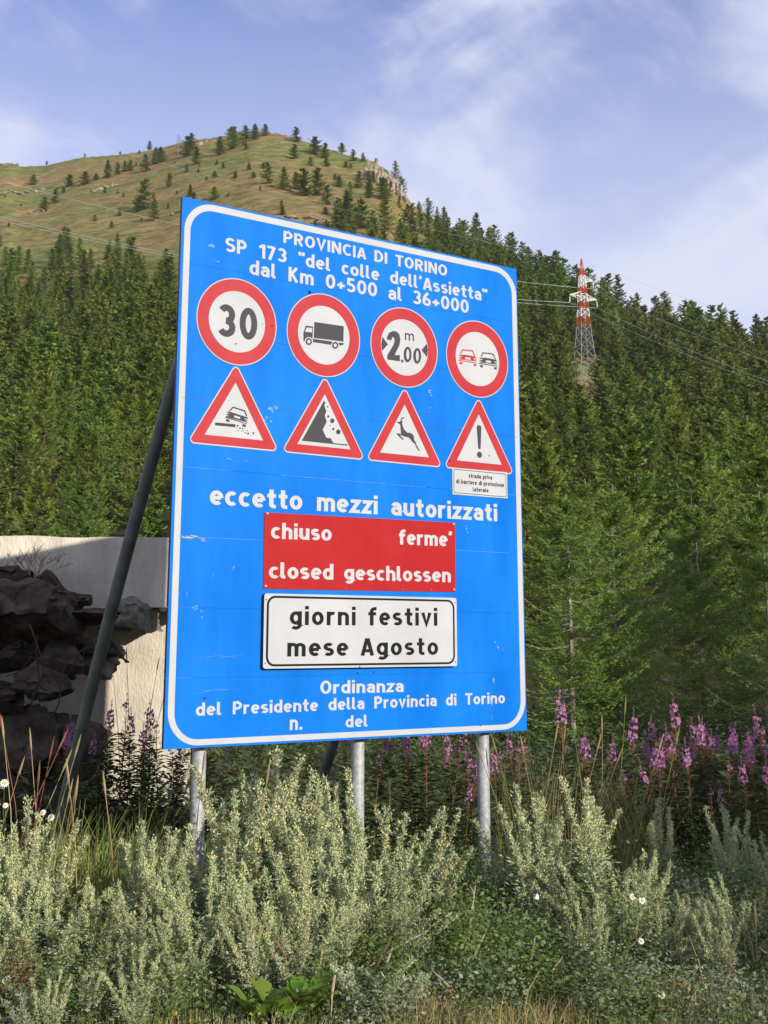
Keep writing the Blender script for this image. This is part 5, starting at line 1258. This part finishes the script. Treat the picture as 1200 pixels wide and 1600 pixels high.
for k, (px, d, h, lx) in enumerate([(812, 8.9, 1.15, -.2), (835, 9.0, 1.12, -.12), (850, 9.2, 1.18, .1), (875, 9.1, 1.15, .22), (905, 9.3, 1.2, -.08), (925, 9.3, 1.22, .02), (945, 9.3, 1.35, .08), (965, 9.4, 1.1, .25), (890, 9.0, 1.1, .3), (800, 8.8, 1.1, -.25), (1000, 9.5, 1.15, .2), (825, 9.1, 1.2, .15)]):
    stalk(px_ground(px, d), d, h, lx, 'thin tall grass stalk before the dark larches right of the sign', 'grass stalks right of the sign', M['grass_dry'] if k % 2 else M['grass'])
for k, (px, d, h, lx) in enumerate([(398, 7.0, 1.12, .1), (312, 7.2, 1.15, .06), (222, 12.9, 1.75, -.06), (232, 12.9, 1.65, .10), (238, 12.8, 1.6, .16), (210, 12.9, 1.5, -.1)]):
    stalk(px_ground(px, d), d, h, lx, ['dry stalk crossing the lower white line of the sign beside the tallest wormwood', 'dry stalk in front of the lower left corner of the sign', 'dark stalk against the lit wall, leftmost', 'dark stalk against the lit wall, third from the left', 'dark stalk against the lit wall, rightmost and most tilted', 'dark stalk against the lit wall, low on the left'][k], None, M['twig_dark'] if k > 1 else M['grass_dry'], k < 4)
for k in range(26):     # bent dry stems among the low weeds
    px = prng.uniform(420, 1200); d = prng.uniform(6.05, 7.6)
    stalk(px_ground(px, d), d, prng.uniform(.18, .42), prng.uniform(-.55, .55), 'short bent dry stem among the low weeds in front', 'short dry stems in the low weeds', [M['grass_dry'], M['twig'], M['fire_pod']][k % 3], k % 2 == 0)
# dead branches lying in the grass
for k, (p, q, lab) in enumerate([((560, 6.6, .12), (665, 6.75, .30), 'bare grey stick lying in the grass near the bottom centre'), ((640, 7.1, .14), (700, 7.2, .30), 'pale stick with hanging twigs in front of the right post'), ((720, 7.2, .05), (735, 7.3, .42), 'brown dead stem standing below the right post'), ((555, 7.0, .32), (590, 6.9, .12), 'orange dead stem slanting down right of centre')]):
    a = Vector((px_ground(p[0], p[1]), p[1], p[2])); b_ = Vector((px_ground(q[0], q[1]), q[1], q[2]))
    mb = MB(); mb.tube([a, a.lerp(b_, .5) + Vector((0, 0, .02)), b_], [.006, .005, .003], 5)
    for s_ in range(9):
        c = a.lerp(b_, prng.uniform(.1, .95)); mb.tube([c, c + Vector((prng.uniform(-.03, .03), 0, prng.uniform(-.09, .05)))], [.003, .0012], 3)
    tag(mb.build('dead_stick', M['twig']), lab, 'stick')

# fireweed
def fireweed(seed, H=1.4, flower=True):
    rg = np.random.default_rng(seed); st = MB(); b2 = rg.normal(0, .05, 2)
    f = lambda q: np.stack([b2[0] * q ** 2, b2[1] * q ** 2, H * q], -1)
    st.tube([tuple(f(np.array(q))) for q in (0, .25, .5, .75, 1.0)], [.006, .0055, .0045, .003, .001], 5, cap=False)
    n = 170; q = .12 + .62 * (np.arange(n) + rg.random(n)) / n; a = rg.random(n) * 6.283
    D = unit(np.stack([np.cos(a), np.sin(a), .15 + .5 * rg.random(n)], 1)); W = unit(np.cross(D, np.array([0, 0, 1.]) + rg.normal(0, .3, (n, 3))))
    lf = leaves_mesh('leaves', [quads(f(q), D, W, .08 + .07 * rg.random(n) * (1.2 - q), .009 + .004 * rg.random(n), bend=np.array([0, 0, -.02]))], M['fire_leaf'])
    fl = []; pod = []
    q0, q1 = (.80, .93) if flower else (.9, .93)
    nf = 34 if flower else 6
    for k in range(nf):
        t_ = q0 + (q1 - q0) * rg.random(); a_ = rg.random() * 6.283; o = f(np.array(t_)) + np.array([math.cos(a_), math.sin(a_), .1]) * (.020 + .020 * (q1 - t_) / (q1 - q0 + .01)) 
        for p_ in range(4):
            ax = unit(np.array([math.cos(a_), math.sin(a_), -.1])); sd = unit(np.cross(ax, [0, 0, 1.])); up_ = np.cross(sd, ax)
            th = p_ * 1.5708 + .7; dd = unit(sd * math.cos(th) + up_ * math.sin(th) + ax * .35)
            fl.append(quads(o[None], dd[None], unit(np.cross(dd, ax))[None], .017, .0078))
    nb_ = 26; t_ = q1 + (1 - q1) * rg.random(nb_); a_ = rg.random(nb_) * 6.283
    D = unit(np.stack([np.cos(a_), np.sin(a_), .5 * np.ones(nb_)], 1)); fl.append(quads(f(t_), D, unit(np.cross(D, rg.normal(0, 1, (nb_, 3)))), .013, .003))
    npod = 46; t_ = .62 + (q0 - .62) * rg.random(npod); a_ = rg.random(npod) * 6.283
    D = unit(np.stack([np.cos(a_), np.sin(a_), .9 * np.ones(npod)], 1)); pod.append(quads(f(t_), D, unit(np.cross(D, rg.normal(0, 1, (npod, 3)))), .055, .003))
    return mesh_from('stem', st.v, st.f, M['fire_stem']), lf, leaves_mesh('flowers', fl, M['fire_petal']), leaves_mesh('seed_pods', pod, M['fire_pod'])
fires = [fireweed(60 + k, 1.4, k < 5) for k in range(6)]
FW = [(868, 9.8, 1.42, 0, 'tall lone fireweed rising highest right of the sign'), (800, 9.3, 1.12, 5, 'fireweed gone to reddish seed pods below the lower right corner of the sign'), (812, 9.5, 1.10, 5, 'second seeded fireweed close to the lower right corner of the sign'),
 (893, 9.9, 1.12, 1, 'left one of two low pink fireweeds beyond the grass stalks'), (912, 9.9, 1.08, 2, 'right one of two low pink fireweeds beyond the grass stalks'), (980, 10.2, 1.30, 3, 'fireweed with a full spike standing alone against the dark trees'),
 (1052, 10.4, 1.42, 4, 'tallest fireweed of the right hand group'), (1045, 10.0, 1.22, 0, 'bright pink fireweed just below the tallest of the right group'), (1062, 9.8, 1.12, 1, 'lower pink fireweed right of the tallest of the right group'),
 (1090, 10.3, 1.25, 2, 'pale fireweed in the middle of the right group'), (1103, 10.0, 1.22, 3, 'pointed bright fireweed in the middle of the right group'), (1128, 10.3, 1.22, 4, 'dense pink fireweed, second from the right edge group'),
 (1160, 9.9, 1.12, 0, 'thin fireweed leaning left near the right edge'), (1188, 10.0, 1.34, 1, 'tall pink fireweed at the right edge'), (1200, 10.4, 1.42, 2, 'fireweed cut off by the right edge of the photo'),
 (1030, 10.2, 1.05, 5, 'short fireweed left of the right group'), (1010, 9.8, .95, 3, 'short pink fireweed above the leaning wormwood'), (1150, 9.6, 1.00, 2, 'single bright low bloom near the right edge'),
 (990, 9.9, 1.05, 4, 'pink fireweed leaning left beside the lone spike'), (1070, 10.6, 1.15, 5, 'fireweed mostly gone to seed behind the right group'),
 (940, 10.2, 1.08, 1, 'low pale fireweed between the grass stalks and the lone spike'), (1118, 9.7, .98, 5, 'seeded fireweed in front of the right group'), (1175, 9.5, .98, 4, 'low fireweed in front of the right edge'),
 (575, 9.9, 1.15, 0, 'pink fireweed behind the sign, first right of the middle post'), (610, 10.2, 1.15, 1, 'pink fireweed behind the sign, second right of the middle post'), (640, 9.8, 1.12, 2, 'pink fireweed behind the sign, third right of the middle post'), (662, 10.3, 1.2, 4, 'pink fireweed behind the sign, fourth right of the middle post'),
 (692, 9.9, 1.18, 3, 'brightest pink fireweed below the sign, halfway to the right post'), (712, 10.2, 1.12, 0, 'pink fireweed just left of the right post, upper one'), (728, 9.5, .95, 1, 'pink fireweed just left of the right post, lower one'), (742, 9.6, .88, 4, 'pink fireweed touching the left side of the right post'), (776, 9.6, 1.02, 2, 'pink fireweed just right of the right post'), (720, 9.4, .80, 3, 'low fireweed left of the foot of the right post'),
 (545, 10.4, 1.1, 5, 'seeded fireweed left of the middle post'), (130, 10.9, 1.12, 0, 'pink fireweed in shade, just right of the brace foot, lower one'), (150, 11.0, 1.2, 2, 'pink fireweed in shade, just right of the brace foot, upper one'), (172, 11.2, 1.25, 5, 'dark fireweed at the edge of the lit wall'),
 (182, 11.6, 1.28, 1, 'dark fireweed against the lit wall, first from the left'), (200, 11.4, 1.34, 5, 'dark fireweed against the lit wall, second from the left'), (216, 11.7, 1.22, 4, 'dark fireweed against the lit wall, third from the left'), (232, 11.4, 1.26, 5, 'dark fireweed against the lit wall, fourth from the left'), (246, 11.6, 1.3, 0, 'dark fireweed against the lit wall beside the sign edge'), (262, 11.5, 1.15, 5, 'dark fireweed under the lower left corner of the sign'), (285, 11.6, 1.1, 3, 'dark fireweed left of the left post'), (335, 11.4, 1.1, 5, 'dark fireweed right of the left post')]
for (px, d, h, k, lab) in FW:
    plant(fires[k], px_ground(px, d), d, h, 'fireweed_plant', lab, 'plant', 'pink fireweed behind the verge', ref=1.4, wide=1.15)
for k in range(60):
    if k < 34: px = prng.uniform(940, 1260); d = prng.uniform(9.4, 12.5)
    elif k < 48: px = prng.uniform(330, 800); d = prng.uniform(9.6, 12)
    else: px = prng.uniform(60, 330); d = prng.uniform(11.0, 12.2)
    plant(fires[[5, 1, 4, 2, 0][k % 5]], px_ground(px, d), d, prng.uniform(.72, 1.14), 'fireweed_plant', ['fireweed in the thick shaded stand at the right', 'fireweed in the undergrowth behind the sign', 'dark fireweed in front of the rubble at the left'][0 if k < 34 else (1 if k < 48 else 2)], 'plant', ['fireweed stand at the right', 'fireweed behind the sign', 'fireweed before the rubble'][0 if k < 34 else (1 if k < 48 else 2)], ref=1.4, wide=1.2)
# daisies and other small flowers
def flower(px, d, h, r, label, petal=M['petal_white'], n=12, name='daisy', face=.5):
    x = px_ground(px, d); z = gz(x, d); t = thing(name, label, 'flower', (x, d, z), prng.uniform(-.4, .4))
    mb = MB(); mb.tube([(0, 0, 0), (.01, 0, h * .6), (0, -.01, h)], [.0025, .002, .0018], 4); mb.build('stem', M['weed'], t)
    ax = Vector((0, -math.cos(face), math.sin(face))).normalized(); sd = Vector((1, 0, 0)); up_ = sd.cross(ax) * -1
    c = Vector((0, -.01, h)); mb = MB()
    for k in range(n):
        a = 2 * math.pi * k / n; dd = sd * math.cos(a) + up_ * math.sin(a); wd = ax.cross(dd)
        mb.add([c + dd * r * .2 + ax * .001, c + dd * r * .7 + wd * r * .2, c + dd * r - ax * r * .15, c + dd * r * .7 - wd * r * .2], [[0, 1, 2, 3]])
    mb.build('petals', petal, t)
    mb = MB(); mb.tube([c - ax * .001, c + ax * r * .18, c + ax * r * .3], [r * .3, r * .28, r * .1], 8); mb.build('flower_centre', M['petal_yellow'], t)
for (px, d, h, r, lab) in [(8, 7.5, .98, .030, 'white daisy at the left edge, biggest of its bunch'), (20, 7.55, .97, .022, 'white daisy of the left bunch, between the biggest and the right one'), (32, 7.5, .96, .028, 'white daisy of the left bunch, rightmost'), (4, 7.4, .88, .022, 'white daisy of the left bunch, lower left'), (36, 7.45, .84, .018, 'small white daisy of the left bunch, lower right'), (14, 7.45, .90, .018, 'small white daisy in the middle of the left bunch'),
 (105, 7.6, .74, .022, 'white daisy in front of the brace foot'), (93, 7.6, .77, .020, 'white daisy just left of the one before the brace foot'), (128, 7.4, .50, .020, 'white daisy in the dark gap below the brace foot'),
 (965, 7.0, .42, .020, 'yellow white drooping flower on the right, left one of a pair'), (979, 7.0, .40, .022, 'white flower on the right, right one of the pair'), (975, 6.85, .23, .018, 'white flower below the pair on the right'), (902, 6.45, .10, .022, 'white flower low in the grass right of centre'), (1002, 6.35, .10, .020, 'white flower near the bottom right'), (1072, 6.7, .10, .016, 'small white flower beside the gravel'),
 (53, 6.4, .16, .024, 'white daisy low at the left'), (138, 6.3, .10, .024, 'white daisy near the bottom left'), (438, 6.25, .10, .014, 'pale clover head among the bright green leaves')]:
    flower(px, d, h, r, lab)
for (px, d, h, lab) in [(180, 6.7, .32, 'left one of two yellow flowers in the grey wormwood at the left'), (193, 6.7, .33, 'right one of two yellow flowers in the grey wormwood at the left'), (298, 6.25, .05, 'yellow flower at the bottom edge'), (603, 7.2, .30, 'left one of two yellow flowers below the wormwood right of the middle post'), (625, 7.2, .31, 'right one of two yellow flowers below the wormwood right of the middle post'), (967, 6.45, .10, 'yellow flower at the bottom right')]:
    flower(px, d, h, .013, lab, M['petal_yellow'], 9, 'yellow_flower')
# clover-like pale round head near the right wormwood
x = px_ground(824, 7.4); o = obj('seed_head', rock_mesh('seed_head', M['petal_white'], 5, .022, .022, .020, 2, .1), None, (x, 7.4, .34)); tag(o, 'pale fluffy round seed head on the right wormwood', 'seed head')
# bright broad leaved plants at the bottom
def broad_leaves(px, d, h, n, label):
    x = px_ground(px, d); t = thing('broad_leaved_plant', label, 'plant', (x, d, gz(x, d)), 0)
    for k in range(n):
        a = 2.4 * k + prng.uniform(-.3, .3); l = h * prng.uniform(.75, 1.2); w = l * .20; dr = Vector((math.cos(a), math.sin(a), 0)); sd = Vector((-math.sin(a), math.cos(a), 0)); V_ = []; F_ = []
        rise = prng.uniform(.7, 1.3)
        for q in range(6):
            s_ = q / 5; c = dr * (l * .55 * s_) + Vector((0, 0, l * rise * (s_ - .45 * s_ * s_))); ww = w * math.sin(math.pi * min(.98, .08 + s_ * .92)) ** .7
            V_ += [c - sd * ww + Vector((0, 0, ww * .35)), c, c + sd * ww + Vector((0, 0, ww * .35))]
        for q in range(5):
            b_ = q * 3; F_ += [[b_, b_ + 1, b_ + 4, b_ + 3], [b_ + 1, b_ + 2, b_ + 5, b_ + 4]]
        obj('leaf', mesh_from('leaf', V_, F_, M['weed_bright'], smooth=True), t)
for a in [(415, 6.22, .24, 9, 'bright green broad leaved plant at the bottom, left one'), (450, 6.25, .26, 10, 'bright green broad leaved plant at the bottom, middle one'), (490, 6.3, .26, 9, 'bright green broad leaved plant at the bottom, right one'), (470, 6.15, .18, 8, 'low bright green plant in front of the other broad leaved ones'), (625, 7.3, .20, 6, 'small bright green leaf plant below the leaning wormwood')]:
    broad_leaves(*a)
# gravel strip of the road shoulder at the bottom right: stones too many to count over a pale sheet
bm = bmesh.new(); pts_ = []
for px, d in [(560, 5.15), (700, 5.55), (850, 6.02), (960, 6.20), (1060, 6.31), (1150, 6.48), (1260, 6.62), (1500, 6.8), (2400, 6.9), (2600, 3.0), (-400, 2.0), (-100, 4.2)]:
    x = px_ground(px, d); pts_.append(bm.verts.new((x, d, 0)))
f = bm.faces.new(pts_); bmesh.ops.triangulate(bm, faces=[f])
for k in range(4): bmesh.ops.subdivide_edges(bm, edges=[e for e in bm.edges if e.calc_length() > .5], cuts=1)
for v in bm.verts: v.co.z = gz(v.co.x, v.co.y) + .012
me_ = bpy.data.meshes.new('road_shoulder'); bm.to_mesh(me_); bm.free(); me_.materials.append(M['gravel'])
if me_.polygons[0].normal.z < 0: me_.flip_normals()
tag(obj('road_shoulder', me_), kind='structure')
rg = np.random.default_rng(4); n = 7000
d = rg.uniform(5.2, 6.66, n); px = rg.uniform(560, 1300, n); kp = d < np.interp(px, [560, 850, 960, 1060, 1150, 1300], [5.2, 6.03, 6.22, 6.34, 6.52, 6.66]); d, px = d[kp], px[kp]; n = len(d)
x = px_ground(px, d); s_ = rg.uniform(.004, .015, n)
octa = np.array([[1, 0, 0], [0, 1, 0], [-1, 0, 0], [0, -1, 0], [0, 0, .7], [0, 0, -.7]])
Vg = np.stack([x, d, ground_z(x, d) + .014], 1)[:, None] + octa[None] * s_[:, None, None] * rg.uniform(.6, 1.3, (n, 6, 1))
Fg = (np.arange(n)[:, None, None] * 6 + np.array([[0, 1, 4], [1, 2, 4], [2, 3, 4], [3, 0, 4], [1, 0, 5], [2, 1, 5], [3, 2, 5], [0, 3, 5]])[None]).reshape(-1, 3)
tag(obj('gravel', np_mesh('gravel', Vg.reshape(-1, 3), Fg, [M['gravel']])), 'grey gravel at the road edge, bottom right', 'gravel', kind='stuff')

# ------------------------------------------------------------------ thin mountain air
mb = MB(); mb.box((0, 900, 193), (7600, 6000, 450))
hz = bpy.data.materials.new('haze'); hz.use_nodes = True
hz.node_tree.nodes.remove(hz.node_tree.nodes['Principled BSDF'])
pv = hz.node_tree.nodes.new('ShaderNodeVolumePrincipled')
pv.inputs['Density'].default_value = 0.00005; pv.inputs['Color'].default_value = (.86, .92, 1, 1)
hz.node_tree.links.new(pv.outputs[0], [n for n in hz.node_tree.nodes if n.type == 'OUTPUT_MATERIAL'][0].inputs['Volume'])
tag(mb.build('haze', hz), 'thin pale air between the road and the mountain', 'haze', kind='stuff')
